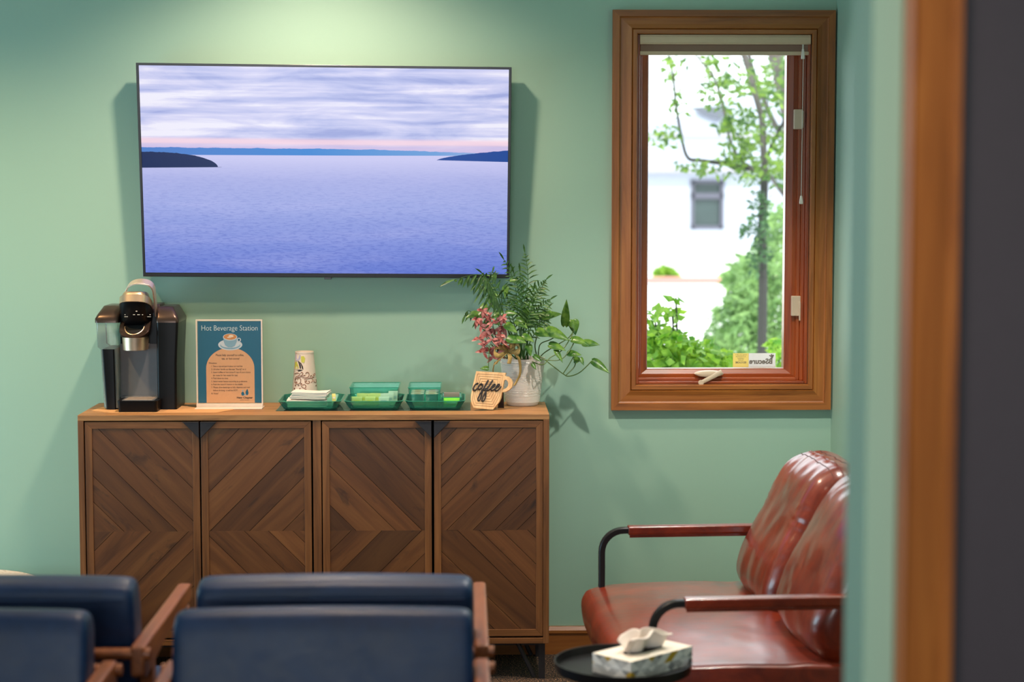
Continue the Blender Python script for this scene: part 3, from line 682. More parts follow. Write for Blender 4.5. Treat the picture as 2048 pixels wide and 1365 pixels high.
# ---------------- coffee maker
KZ=TZ+.0016; M['handle']=plain('pale_brushed_handle',lin(232,206,186),.35,.7,(200,.05,.0005))
cm=thing('coffee_maker',(at(272,822,-.17).x,-.17,KZ),'black and steel single-cup coffee maker with its handle raised on the sideboard left end','coffee maker')
def zz(py,Y): return Z_(272,py,Y)
def xx(px,Y): return X_(px,700,Y)
Yf=-.215
# right column
b=MB(); x0,x1=xx(313,Yf),xx(352,Yf); x1t=xx(357,Yf); zt1=zz(646,Yf)
def rrect(x0,x1,y0,y1,z,r,n=4,dz=0):
    out=[]
    for cx,cy,a0 in ((x1-r,y0+r,-PI/2),(x1-r,y1-r,0),(x0+r,y1-r,PI/2),(x0+r,y0+r,PI)):
        for i in range(n+1):
            a=a0+PI/2*i/n; out.append((cx+r*math.cos(a),cy+r*math.sin(a),z))
    return out
b.rings([rrect(x0,x1,Yf,-.03,KZ,.008),rrect(x0,x1+.001,Yf,-.03,KZ+.15,.008),rrect(x0,x1t,Yf,-.03,zt1,.008)])
b.rings([rrect(xx(236,Yf),x0+.003,-.175,-.03,KZ,.004),rrect(xx(236,Yf),x0+.003,-.175,-.03,zt1+.03,.004)])
b.build('housing',M['blkplastic'],cm,smooth=50)
b=MB(); zc0,zc1=zt1,zz(612,-.12)
b.rings([rrect(x0-.002,x1t+.001,Yf-.001,-.03,zc0,.010),rrect(x0-.002,x1t+.0015,Yf-.001,-.03,zc0+.010,.010),rrect(x0-.002,x1t-.004,Yf+.006,-.034,zc0+.022,.012),rrect(x0-.002,x1t-.02,Yf+.03,-.04,zc1,.012)])
xl0=xx(190,Yf)
b.rings([rrect(xl0,xx(238,Yf),Yf-.001,-.03,zz(646,Yf),.010),rrect(xl0,xx(238,Yf),Yf-.001,-.03,zz(638,Yf),.010),rrect(xl0+.006,xx(240,Yf),Yf+.008,-.034,zz(630,Yf),.012),rrect(xl0+.022,xx(246,Yf),Yf+.04,-.04,zz(611,-.14),.012)])
b.rings([rrect(xx(240,Yf),x0+.004,-.17,-.035,zz(640,Yf),.006),rrect(xx(246,Yf),x0+.002,-.14,-.045,zz(608,-.12),.006)])
b.build('top_cover',M['bronze'],cm,smooth=60)
# water tank
b=MB()
b.rings([rrect(xx(205,Yf),xx(236,Yf),Yf+.006,-.04,KZ+.004,.008),rrect(xx(200,Yf),xx(237,Yf),Yf+.004,-.04,zz(700,Yf),.008),rrect(xx(194,Yf),xx(236,Yf),Yf+.002,-.04,zz(695,Yf),.008),rrect(xx(192,Yf),xx(235,Yf),Yf+.002,-.04,zz(646,Yf),.008)])
tk=b.build('water_tank',M['tank'],cm,smooth=50)
b=MB(); b.rings([rrect(xx(211,Yf),xx(230,Yf),Yf-.001,-.05,KZ,.004),rrect(xx(204,Yf),xx(228,Yf),Yf-.001,-.05,zz(699,Yf),.004)]); b.build('tank_handle',M['blkplastic'],cm,smooth=50)
# back plate and drip tray
b=MB(); b.box(xx(240,-.176),xx(315,-.176),-.180,-.174,zz(800,-.18),zz(688,-.18)); b.box(xx(240,-.19),xx(315,-.19),-.190,-.174,zz(797,-.19),zz(793,-.19)); b.build('back_plate',M['greyplastic'],cm,smooth=0,bevel=.001)
b=MB(); ztr=zz(802,-.28)
b.rings([rrect(xx(234,-.29),xx(312,-.29),-.288,-.17,KZ,.010),rrect(xx(232,-.29),xx(314,-.29),-.292,-.17,ztr,.012)]); dt=b.build('drip_tray',M['blkplastic'],cm,smooth=50)
b=MB(); b.box(xx(242,-.28),xx(306,-.28),-.280,-.188,ztr,ztr+.0015)
b.build('drip_grid',M['greyplastic'],dt,smooth=0)
b=MB()
for i in range(7): 
    y=-.272+i*.013; b.box(xx(246,-.28),xx(302,-.28),y,y+.004,ztr+.0014,ztr+.0026)
b.build('drip_grid_slot',M['steel'],dt,smooth=0)
# brew head: jaw bowl, pod holder cylinder, mouth, lid
hc=xx(270,-.21); hy=-.205
def ell(cx,cy,rx,ry,z,n=28,p=2.6,dz=0):
    o_=[]
    for i in range(n):
        a=2*PI*i/n; c_,s_=math.cos(a),math.sin(a)
        yy=cy+ry*math.copysign(abs(s_)**(2/p),s_)
        o_.append((cx+rx*math.copysign(abs(c_)**(2/p),c_),yy,z+dz*(yy-cy)))
    return o_
b=MB(); b.rings([ell(hc+.001,hy+.002,.040,.046,zz(702,-.25),p=2.2),ell(hc+.001,hy+.002,.042,.050,zz(672,-.25),p=2.2)]); b.build('pod_holder',M['steel'],cm,smooth=50)
b=MB(); zj0,zj1=zz(674,-.25),zz(648,-.25)
z0j=zz(649,hy); b.rings([ell(hc,hy+.004,.038,.046,zj0-.004),ell(hc+.001,hy,.045,.052,zj0+.002,dz=.1),ell(hc+.001,hy,.050,.056,z0j-.004,dz=.62),ell(hc+.001,hy,.048,.053,z0j,dz=.72)],cap=False)
b.rings([ell(hc+.001,hy,.048,.053,z0j,dz=.72),ell(hc,hy-.006,.035,.036,z0j-.004,p=2,dz=.75),ell(hc,hy-.006,.032,.033,z0j-.014,p=2,dz=.7)],cap=False)
b.build('jaw',M['bronze'],cm,smooth=50)
b=MB(); b.rings([ell(hc,hy-.006,.0322,.0332,z0j-.0135,p=2,dz=.7),ell(hc,hy-.006,.031,.032,z0j-.0140,p=2,dz=.7)],cap=True); b.build('pod_well',M['gap'],cm,smooth=50)
b=MB(); rg=[]
for i in range(25):
    a=PI+PI*i/24; rg.append((hc+.031*math.cos(a),hy-.006+.032*math.sin(a),z0j-.003+.75*(-.006+.032*math.sin(a))))
b.tube(rg,.0024,8); b.build('pod_ring',M['steel'],cm)
b=MB(); b.rings([ell(hc,hy+.050,.050,.030,zz(650,-.16),dz=.2),ell(hc+.002,hy+.030,.052,.054,zz(634,-.22),dz=.2),ell(hc+.001,hy+.02,.0515,.062,zz(617,-.25),dz=-.4),ell(hc+.001,hy+.03,.050,.054,zz(612,-.22),dz=-.4)]); b.build('mouth',M['blkplastic'],cm,smooth=50)
b=MB(); b.rings([ell(hc+.002,hy+.020,.0520,.064,zz(619,-.25),p=3.0,dz=-.4),ell(hc+.002,hy+.026,.0515,.062,zz(606,-.24),p=3.0,dz=-.45),ell(hc,hy+.026,.0465,.058,zz(603,-.24),p=3.0,dz=-.2),ell(hc,hy+.028,.0375,.052,zz(589,-.23),p=3.4,dz=-.1),ell(hc,hy+.030,.034,.048,zz(586.5,-.23),p=3.4,dz=-.1)]); b.build('lid',M['steel'],cm,smooth=50)
# little white marks on the mouth
b=MB(); yk=hy-.041
for (mx,my,wd_,ht) in ((273,623,3,1.5),(250,630,2,1),(268,630,4,1),(277,630,5,1),(285,630,2,1),(300,630,2,1),(252,634,7,.7),(298,634,7,.7)):
    q=at(mx,my,yk-.006); b.box(q.x-wd_*.0008,q.x+wd_*.0008,yk-.007,yk-.002,q.z-ht*.0008,q.z+ht*.0008)
b.build('indicator_marks',M['white'],cm,smooth=0)
# raised handle: a broad flat arch
pa=[(247,640),(248,604),(250,590),(256,574),(266,566),(281,563.5),(297,566.5),(306,575),(309,590),(311,610),(314,650),(315,662)]
b=MB(); P=smoothpath([at(x,y,-.150-.06*max(0,(640-y))/80) for x,y in pa],5); rs=[]
for i,p in enumerate(P):
    t_=(P[min(i+1,len(P)-1)]-P[max(i-1,0)]).normalized(); nn=Vector((t_.z,0,-t_.x)).normalized(); wv_=Vector((0,1,.35)).normalized()
    hw=.012+.008*math.sin(PI*i/(len(P)-1)); rs.append([p+nn*.0022-wv_*hw,p+nn*.0026+wv_*hw,p-nn*.0022+wv_*hw,p-nn*.0026-wv_*hw])
b.rings(rs); b.build('handle',M['handle'],cm,smooth=50,bevel=.0006)
# ---------------- beverage station sign in an acrylic stand
YS=-.165
sg=thing('sign_holder',(at(459,812,YS).x,YS,TZ),'clear acrylic stand holding the teal hot beverage station sign','sign')
def fx(px): return X_(px,725,YS)
def fz(py): return Z_(459,py,YS)
b=MB(); b.box(fx(392.5),fx(525.5),YS-.001,YS+.004,fz(808),fz(639.5)); b.build('acrylic_panel',M['acrylic'],sg,smooth=0)
b=MB(); x0,x1,z0,z1=fx(392.5),fx(525.5),fz(808),fz(639.5)
b.box(x0,x1,YS-.003,YS+.006,z1-.004,z1); b.box(x0,x0+.0045,YS-.003,YS+.006,z0,z1-.004); b.box(x1-.0045,x1,YS-.003,YS+.006,z0,z1-.004); b.build('acrylic_rim',M['acryledge'],sg,smooth=0)
b=MB(); b.box(x0-.001,x1+.001,YS-.045,YS+.035,TZ+.0002,TZ+.004); b.box(x0,x1,YS-.010,YS+.008,TZ+.004,z0+.001); b.build('acrylic_foot',M['acryledge'],sg,smooth=0,bevel=.001)
yp=YS-.0014
b=MB(); b.box(fx(396.5),fx(523.3),yp-.0004,yp,fz(806),fz(643)); po=b.build('poster',M['teal'],sg,smooth=0)
# arch, saucer and cup printed on the poster
yq=yp-.0004
def dsc(b,px,py,rx,ry,lay,m=0,n=36,rot=0):
    s=1.643e-3; cx,cz=fx(px),fz(py)
    ps=[]
    for i in range(n):
        a=2*PI*i/n; u,v=rx*s*math.cos(a),ry*s*math.sin(a); ps.append((cx+u*math.cos(rot)-v*math.sin(rot),cz+u*math.sin(rot)+v*math.cos(rot)))
    b.prism(ps,lambda u,v,w:(u,w,v),yq-.00012*lay,yq-.00012*(lay-1),m)
b=MB(); arch=[(fx(412.5),fz(806)),(fx(508.8),fz(806))]+[(fx(460.6+48.2*math.cos(a)),fz(737-41*math.sin(a))) for a in [PI*i/30 for i in range(31)]]
b.prism(arch,lambda u,v,w:(u,w,v),yq-.00012,yq); tag(b.build('poster_arch',M['tan'],sg,smooth=0),'tan arched panel of the poster')
b=MB(); dsc(b,461,690,24,11,2,0); dsc(b,461,691,20,8,3,1); dsc(b,461,689,19,7,4,0)
dsc(b,478.5,680,4.2,4,5,0); dsc(b,478.5,680,2.4,2.4,6,2)
cup=[(447,674),(475,674),(474,684),(470,692),(464,695),(457,695),(451,691),(448,683)]
b.prism([(fx(x),fz(y)) for x,y in cup],lambda u,v,w:(u,w,v),yq-.0008,yq-.0006,1)
dsc(b,461,674.5,14.2,7,8,0); dsc(b,461,674,12.8,5.8,9,3); dsc(b,463,672.5,5,2.4,10,4); dsc(b,459,675,4,1.3,10,4)
b.build('cup_picture',[M['palegrey'],M['cupblue'],M['teal'],M['crema'],M['cream']],sg,smooth=0)
def ptext(parent,name,body,xa,xb,ybase,hpx,m,Y,fx=fx,fz=fz,bold=0,shear=0,space=1):
    o=text(name,body,.01,(0,0,0),m,parent,'LEFT',bold=bold,extrude=.00005,shear=shear,space=space)
    me=o.data; n=len(me.vertices); co=np.empty(n*3); me.vertices.foreach_get('co',co); co=co.reshape(-1,3)
    org=ORG[parent]; co+=np.array(org)
    cap=.01*.69                      # cap height of the built-in font
    wx=co[:,0].max()-co[:,0].min(); co[:,0]=(co[:,0]-co[:,0].min())/wx*(fx(xb)-fx(xa))+fx(xa)
    co[:,2]=fz(ybase)+co[:,2]/cap*(fz(ybase-hpx)-fz(ybase)); co[:,1]=Y+(co[:,1]-co[:,1].mean())
    co-=np.array(org); me.vertices.foreach_set('co',co.ravel()); me.update(); return o
yt=yq-.0003
M['headink']=plain('pale_heading_print',lin(206,216,216),.5)
tag(ptext(sg,'heading_text','Hot Beverage Station',404,516,661.5,10.5,M['headink'],yt,bold=-.0001),'pale thin heading lettering')
for i,(tx,a,c,yb_,h) in enumerate([('Please help yourself to coffee,',432,488,712.5,4.2),('tea, or hot cocoa!',443.5,479,719.5,4.2),('Directions:',418,434,728,3.2),
 ('1. Take a cup and put in place on machine',422.5,485,734.3,3.2),('2. Lift silver handle up that says "Keurig" on it',422.5,492,740.3,3.2),('3. Insert coffee or hot cocoa K cup of your choice',422.5,501,746.4,3.2),
 ('(or none for hot water for tea)',426,475,752.4,3.2),('4. Push down to close',422.5,456,758.4,3.2),('5. Select center button according to preference',422.5,494,764.6,3.2),
 ('6. Push the round K button in the middle',422.5,485,770.6,3.2),('7. Please allow beverage to fully dispense and cool',422.5,499,776.6,3.2),('before drinking - it will be HOT!',426,475,782.6,3.2),('8. Enjoy!',422.5,436,788.8,3.2)]):
    ptext(sg,'instruction_text',tx,a,c,yb_,h,M['ink'],yt)
ptext(sg,'logo_text','New Chapter',473,505,797.5,3.6,M['ink'],yt,bold=.0003); ptext(sg,'logo_text','DENTISTRY',480,498,801.6,1.8,M['ink'],yt,space=1.3)
b=MB(); dsc(b,485,788,3,4,2); dsc(b,493.5,786,3,5,2); dsc(b,489,790,2,1.4,2,1); dsc(b,485,782,1.5,1.5,2,1); dsc(b,494,780.5,1.5,1.4,2); b.build('logo_mark',[M['teal'],M['cupblue']],sg,smooth=0)

# ---------------- trays
b=MB(); b.box(X_(558,815,-.15),X_(941,815,-.15),-.262,-.012,TZ+.0002,TZ+.0012); tag(b.build('plastic_mat',M['sheet'],smooth=0,org=(X_(750,815,-.15),-.14,TZ)),'thin clear plastic mat under the green trays','mat')
def octo(x0,x1,y0,y1,c,z): return [(x0+c,y0,z),(x1-c,y0,z),(x1,y0+c,z),(x1,y1-c,z),(x1-c,y1,z),(x0+c,y1,z),(x0,y1-c,z),(x0,y0+c,z)]
TB=TZ+.0014
def tray(pa,pb,label):
    x0,x1=X_(pa,805,-.25),X_(pb,805,-.25); c=(x0+x1)/2
    t=thing('serving_tray',(c,-.14,TB),label,'tray','green plastic trays')
    b=MB(); fl=.014; h=.027
    b.rings([octo(x0+fl+.006,x1-fl-.006,-.232,-.045,.012,TB),octo(x0+fl,x1-fl,-.240,-.038,.014,TB+.004),octo(x0,x1,-.256,-.022,.02,TB+h),octo(x0-.002,x1+.002,-.258,-.020,.02,TB+h+.0015),octo(x0+.001,x1-.001,-.2545,-.0235,.02,TB+h+.0015),octo(x0+fl+.002,x1-fl-.002,-.238,-.04,.014,TB+.006),octo(x0+fl+.008,x1-fl-.008,-.230,-.047,.012,TB+.0025)],cap=True)
    b.build('tray_body',M['green'],t,smooth=0)
    b=MB(); b.rings([octo(x0-.0025,x1+.0025,-.2585,-.0195,.02,TB+h+.0016),octo(x0-.0025,x1+.0025,-.2585,-.0195,.02,TB+h+.0032),octo(x0+.001,x1-.001,-.2545,-.0235,.02,TB+h+.0032),octo(x0+.001,x1-.001,-.2545,-.0235,.02,TB+h+.0016),octo(x0-.0025,x1+.0025,-.2585,-.0195,.02,TB+h+.0016)],cap=False); b.build('tray_rim',M['greenrim'],t,smooth=0)
    return t
tray(557,681,'green clear plastic tray holding the white napkins and paper cups')
tray(689,805,'middle green clear plastic tray holding the sweetener bin')
tray(811,929,'right green clear plastic tray holding the coffee pods and tea')
def bin_(pa,pb,y0,y1,pytop,label,name='storage_bin'):
    x0,x1=X_(pa,800,y0),X_(pb,800,y0); h=Z_(800,pytop,y1)-TB; z=TB+.0028
    t=thing(name,((x0+x1)/2,(y0+y1)/2,z),label,'bin','green clear storage bins')
    def rr(i,zz_): return [(x0+i,y0+i,zz_),(x1-i,y0+i,zz_),(x1-i,y1-i,zz_),(x0+i,y1-i,zz_)]
    b=MB(); b.rings([rr(.004,z),rr(0,z+h),rr(.0015,z+h),rr(.0055,z+.002)],cap=True); b.build('bin_body',M['greenl'],t,smooth=0)
    b=MB(); b.rings([rr(-.002,z+h),rr(-.002,z+h+.0025),rr(.0015,z+h+.0025),rr(.0015,z+h),rr(-.002,z+h)],cap=False); b.build('bin_rim',M['greenrim'],t,smooth=0)
    return x0,x1,z
BX=bin_(700,797,-.225,-.060,768,'green clear bin full of sweetener packets in the middle tray')
BP=bin_(817,881,-.228,-.055,768,'tall green clear bin of coffee pods in the right tray')
BT=bin_(884,922,-.225,-.085,789,'low green clear bin of lime tea bags beside the coffee pods')
# napkins
rnd=random.Random(11)
NX=(X_(571,800,-.2)+X_(657,800,-.2))/2
def napkin(cx,cy,z,w,d,rot,ph,label):
    b=MB(); 
    for k_ in (0,1):
        b.grid(lambda u,v:(w*(u-.5),d*(v-.5),z+k_*.0036*(1-.0*u)+.0022*math.sin(5*u+ph)*(.4+.6*v)),10,5)
    n=50
    # close the folded edge all round
    for (i0,i1) in [(i,i+1) for i in range(9)]+[(40+i+1,40+i) for i in range(9)]+[(9+10*i,19+10*i) for i in range(4)]+[(10*i+10,10*i) for i in range(4)]:
        b.f.append((i0,i1,i1+n,i0+n)); b.m.append(0); b.sm.append(None)
    cr,sr=math.cos(rot),math.sin(rot); b.v=[(cx+x*cr-y*sr,cy+x*sr+y*cr,z_) for x,y,z_ in b.v]
    tag(b.build('paper_napkin',M['paper'],org=(cx,cy,z),smooth=30),label,'napkin','folded napkins in the left tray')
zn=TB+.006
ORD=['lowest','second lowest','middle','second highest','topmost']
for i in range(5): napkin(NX-.002+rnd.uniform(-.004,.004),-.170,zn+.0004+i*.0046,.128,.086,.05+rnd.uniform(-.02,.02),.4+i*.1,ORD[i]+' white napkin of the lower folded bundle in front of the paper cups')
for i in range(5): napkin(NX+.010+rnd.uniform(-.004,.004),-.172,zn+.0265+i*.0046,.118,.080,-.10+rnd.uniform(-.02,.02),1.2+i*.1,ORD[i]+' white napkin of the upper folded bundle in front of the paper cups')
M['yel']=plain('yellow_packet_paper',lin(240,214,60),.5); M['pkt']=plain('sweetener_packet_paper',lin(240,228,214),.6); M['pkty']=plain('pale_yellow_packet_paper',lin(240,222,130),.5); M['lime']=plain('lime_tea_wrapper',lin(176,236,24),.45); M['dkpk']=plain('grey_tea_wrapper',lin(110,106,96),.5)
def packet(name,x,y,z,w,h,t,rx,rz,m,label,cat,group,mark=None):
    p=thing(name,(x,y,z),label,cat,group)
    b=MB(); b.rings([[(w/2*a*s,t/2*c_*s2,zz_) for a,c_ in ((-1,-1),(1,-1),(1,1),(-1,1))] for s,s2,zz_ in ((1,.15,0),(.99,1,h*.12),(.98,1.1,h*.5),(.99,1,h*.88),(1,.15,h))])
    b.v=[(x+a,y+c_,z+d) for a,c_,d in b.v]; b.build('packet_sleeve',m,p,smooth=50)
    b=MB(); b.box(x-w*.3,x+w*.3,y-t*.62,y-t*.5,z+h*.42,z+h*.62); b.build('packet_print',mark or M['yel'],p,smooth=0)
    p.rotation_euler=(rx,0,rz); return p
packet('sweetener_packet',X_(668,800,-.12),-.115,zn+.004,.012,.030,.004,-.2,.3,M['pkty'],'yellow packet standing at the right end of the napkin tray','packet',None,M['pkt'])
bxm=(BX[0]+BX[1])/2
for i in range(9):
    f=i/8; x=BX[0]+.020+(BX[1]-BX[0]-.040)*f; yy=-.185+.030*(i%3)
    packet('sweetener_packet',x,yy,BX[2]+.0035,.034,.031+.004*((i*5)%3)+(.008 if i==8 else 0),.005,-.12,(rnd.random()-.5)*.25,M['pkty'] if i<5 else M['pkt'],
      ('pale yellow' if i<5 else 'white')+' sweetener packet in the middle bin, '+['at its left end','second from its left end','third from its left end','fourth from its left end','just left of its middle','just right of its middle','third from its right end','second from its right end','tallest at its right end'][i],'packet','sweetener packets in the middle bin',M['yel'] if i<5 else M['palegrey'])
M['podc']=plain('white_pod_cup',lin(214,214,206),.4); M['foil']=plain('foil_pod_lid',lin(228,208,190),.35); M['foilp']=plain('lilac_pod_lid',lin(216,202,222),.35); M['podmark']=plain('brown_lid_print',lin(190,136,98),.5)
def pod(x,y,z,m):
    p=thing('coffee_pod',(x,y,z),None,'coffee pod','coffee pods in the tall bin')
    b=MB(); b.lathe([(.0165,0),(.0175,.001),(.0205,.039),(.0225,.040),(.0225,.0425),(.0205,.0425)],(x,y,z),24); b.build('cup',M['podc'],p)
    b=MB(); b.lathe([(.0222,.0426),(.0222,.0434),(.0,.0436)],(x,y,z),24,cap=False); l_=b.build('foil_lid',m,p)
    b=MB(); b.lathe([(.0,.0438),(.0125,.0438),(.0125,.0440),(.0,.0440)],(x,y,z),20,cap=False); b.build('lid_print',M['podmark'],l_)
    return p
pxs=(BP[0]+.0285,BP[1]-.0285)
for r,(yy,side) in enumerate([(yy,s) for yy in (-.1995,-.1490,-.0985) for s in (0,1)]):
    p=pod(pxs[side],yy,BP[2]+.0026,M['foilp'] if (side==1 and yy>-.11) else M['foil'])
    p['label']=['front','middle','rear'][r//2]+('-row coffee pod with a lilac lid' if (side==1 and yy>-.11) else '-row coffee pod with a brown-printed cream lid')+' on the '+('left' if side==0 else 'right')+' side of the green bin'
for i in range(4):
    packet('tea_bag',(BT[0]+BT[1])/2+(0,.001,-.001,0)[i],-.205+.014*i,BT[2]+.003,.052,.026+(.014 if i==3 else 0)+.001*i,.008,-.08,0,M['lime'] if i<3 else M['dkpk'],
      ['lime green wrapped tea bag at the front of the low bin','lime green wrapped tea bag second from the front of the low bin','lime green wrapped tea bag third from the front of the low bin','grey wrapped tea bag standing behind the lime ones'][i],'tea bag','tea bags in the low bin',M['podmark'] if i==3 else M['pkt'])
# ---------------- paper cups, upside down
cx,cy=X_(609.5,760,-.082),-.082
M['cupw']=plain('cream_paper_cup',lin(236,214,196),.55,vary=.02); M['swirl']=plain('brown_swirl_print',lin(132,84,60),.5); M['lilac']=plain('lilac_cup_print',lin(190,182,206),.5); M['olive']=plain('olive_cup_print',lin(206,200,80),.5)
zr=Z_(610,787,cy); hcup=Z_(607,703,cy)-zr
def cuproot(z,label):
    p=thing('paper_cup',(cx,cy,z),label,'paper cup','stack of upside-down paper cups')
    b=MB(); b.lathe([(.0425,0),(.0445,.0015),(.0445,.004),(.0425,.0055),(.0425,.006),(.0305,hcup-.006),(.0312,hcup-.0055),(.0308,hcup),(.0301,hcup),(.0300,hcup-.0085),(0,hcup-.0085),(0,hcup-.0092),(.0300,hcup-.0092),(.0419,.006),(.0419,0)],(cx,cy,z),40,cap=False)
    b.build('cup_wall',M['cupw'],p,smooth=35); return p
c0=cuproot(zr,'topmost upside-down paper cup with brown swirls behind the napkins')
nlow=int((zr-TB-.0035)/.0085); 
for i in range(nlow):
    q=cuproot(zr-.0085*(i+1),['second','third','fourth','fifth','sixth'][i]+' paper cup from the top of the upside-down stack')
# printed decoration on the cup wall as thin raised strokes
def cw(px,py,off=.0006):
    u=(px-(448+ (760-px)*0))/1.0
    # crop frame: 9.1 px per photo px from (540,690)
    X=540+px/9.1; Yp=690+py/9.1; z=Z_(X,Yp,cy-.035); f=min(1,max(0,(z-zr)/hcup)); r=.0425+(.0303-.0425)*f+off
    dx=X_(X,Yp,cy-.035)-cx; a=max(-.97,min(.97,dx/r)); return (cx+r*a, cy-r*math.sqrt(1-a*a), z)
st_=[[(450,640),(470,590),(530,560),(540,520)],[(440,540),(480,520),(520,520)],[(555,565),(590,545),(600,520),(575,500),(560,520)],[(620,560),(560,585),(500,600),(460,640),(445,700)],[(650,530),(665,505),(700,510),(710,550),(690,590),(640,600),(590,595)],
 [(500,640),(520,605),(555,620),(560,670),(530,710),(480,715),(455,690)],[(620,630),(680,620),(730,605),(765,620),(770,665),(745,690)],[(640,650),(640,680),(670,700),(705,705),(720,680),(700,660)],[(795,640),(795,680),(825,700),(840,670),(830,640)],[(560,710),(580,760),(630,790),(655,760),(640,725),(600,725),(600,745)],
 [(780,540),(790,575),(805,560),(800,530)]]
sw=MB()
for s_ in st_: sw.tube(smoothpath([cw(*q) for q in s_],4),.0010,5)
def bean(b,px,py,a,rx=18,rz=11,m=0):
    b.add([cw(px+rx*math.cos(t)*math.cos(a)-rz*math.sin(t)*math.sin(a),py+rx*math.cos(t)*math.sin(a)+rz*math.sin(t)*math.cos(a),.0007) for t in [2*PI*i/12 for i in range(12)]],[tuple(range(12))],m)
for q in ((630,560,.1),(745,570,-.7),(778,597,.7),(663,660,-.7),(480,685,0),(520,742,-.2),(573,708,.7),(545,800,-1),(650,810,.2),(460,745,1.5),(440,805,1.5),(833,755,-1.2)): bean(sw,*q)
sw.build('swirl_print',M['swirl'],c0,smooth=0,solid=.0004)
def patch(name,poly,m):
    b=MB(); b.add([cw(*q) for q in poly],[tuple(range(len(poly)))]); b.build(name,m,c0,smooth=0,solid=.0004)
patch('lilac_print',[(462,185),(550,190),(548,250),(520,300),(470,290),(458,240)],M['lilac']); patch('olive_print',[(560,215),(610,205),(640,250),(620,330),(570,320)],M['olive']); patch('olive_print',[(448,330),(480,310),(510,380),(520,430),(470,450),(446,430)],M['olive'])
patch('dark_stripe_print',[(505,300),(530,310),(560,380),(565,440),(540,430),(528,370)],M['ink']); patch('dark_stripe_print',[(535,315),(570,340),(600,400),(608,450),(585,440),(570,380)],M['ink']); patch('dark_stripe_print',[(470,465),(540,450),(600,460),(560,480),(500,495),(520,475)],M['ink'])
# ---------------- wooden mug sign
def sg_pt(px,py,d=0):
    X=930+px/12.8; Yp=730+py/12.8; f=(820-Yp)/78; Yy=-.264+.045*f+.022*(px-500)/700
    p=at(X,Yp,Yy); return p+Vector((.30,1,-.10)).normalized()*d
o_=sg_pt(470,1130); o_.z=TZ
ms=thing('coffee_sign',o_,'mug-shaped light wood sign reading coffee in front of the plant pot','sign')
face=[(285,165),(1038,207),(1000,400),(945,690),(915,850),(870,960),(715,1148),(640,1150),(215,1105),(165,990),(145,900),(148,790),(200,520)]
b=MB(); n=len(face); b.add([sg_pt(*p) for p in face]+[sg_pt(*p,.012) for p in face],[tuple(range(n)),tuple(range(n,2*n))[::-1]]+[(i,(i+1)%n,n+(i+1)%n,n+i) for i in range(n)])
b.build('mug_board',M['signwood'],ms,smooth=0,bevel=.0008)
oh=[(1015,285),(1110,310),(1190,390),(1218,480),(1195,580),(1130,650),(1040,695),(940,715)]; ih=[(1000,400),(1050,385),(1085,420),(1105,480),(1095,540),(1060,590),(1010,620),(960,640)]
b=MB(); n=8; b.rings([[sg_pt(*oh[i]),sg_pt(*oh[i],.012),sg_pt(*ih[i],.012),sg_pt(*ih[i])] for i in range(8)]); b.build('mug_handle',M['signwood'],ms,smooth=0,bevel=.0008)
M['groove']=plain('burnt_groove',lin(120,66,36),.8)
b=MB(); ctr=(545,650)
outl=[(325,235),(970,272),(925,530),(880,800),(735,1075),(235,1035),(192,900),(215,740),(290,420)]
for kx in (1,.86,.70,.54,.38,.24):
    P=[sg_pt(ctr[0]+(x-ctr[0])*kx,ctr[1]+(y-ctr[1])*kx,-.0001) for x,y in outl]; P.append(P[0]); b.tube(P,.0006,4)
b.build('groove_line',M['groove'],ms,smooth=0)
M['blackw']=plain('dark_lettering',lin(34,24,26),.6)
sc_=[[(350,490),(320,475),(270,510),(222,590),(225,645),(270,650),(330,600),(372,545)],[(440,500),(400,495),(350,560),(345,610),(385,625),(440,580),(455,510),(430,500),(480,530)],
 [(480,610),(540,520),(600,405),(575,430),(500,570),(430,680),(350,840),(340,905),(375,910),(420,820),(450,680),(440,640),(500,650),(540,600)],
 [(560,610),(640,520),(712,405),(690,430),(610,570),(540,680),(455,850),(445,920),(480,925),(530,830),(545,680),(540,640),(590,655),(650,620)],
 [(660,620),(740,560),(780,515),(750,500),(690,570),(675,640),(710,655),(790,600)],[(800,600),(860,555),(890,515),(860,500),(800,570),(785,650),(820,665),(880,620),(930,555)]]
b=MB()
for s_ in sc_: b.tube(smoothpath([sg_pt(*q,-.003) for q in s_],5),.0024,7)
b.build('coffee_lettering',M['blackw'],ms)
b=MB(); q0=sg_pt(930,760,.012); q1=sg_pt(980,760,.012); zb_=TZ+.0005
b.add([sg_pt(820,700,.0125),sg_pt(960,700,.0125),(sg_pt(1010,1060).x,-.185,zb_),(sg_pt(850,1060).x,-.185,zb_)],[(0,1,2,3)]); b.build('stand_leg',M['blackw'],ms,smooth=0,solid=.004)
# ---------------- potted plant arrangement
pcx,pcy=X_(1045,800,-.10),-.098
ht=Z_(1045,716,pcy)-TZ
pl=thing('potted_plant',(pcx,pcy,TZ),'white ribbed pot of palm, trailing vine and pink leaves with a burlap bow','potted plant')
prof=[(0,0),(.048,0),(.052,.002),(.054,.008)]
z=.008
def rad(z): return .054+.021*min(1,(z/ht))**.8
for zc_ in [.012+i*(ht-.02)/150 for i in range(151)]:
    f=(zc_/ht); rib=(abs(f-.93)<.07 or abs(f-.58)<.06 or abs(f-.27)<.06)
    prof.append((rad(zc_)+(.0009*math.sin(zc_*1500) if rib else .0003*math.sin(zc_*1500)),zc_))
prof+=[(rad(ht)+.001,ht),(rad(ht)-.004,ht),(rad(ht)-.006,ht-.02),(0,ht-.02)]
b=MB(); b.lathe(prof,(pcx,pcy,TZ),48,cap=False); b.build('pot',M['pot'],pl,smooth=60)
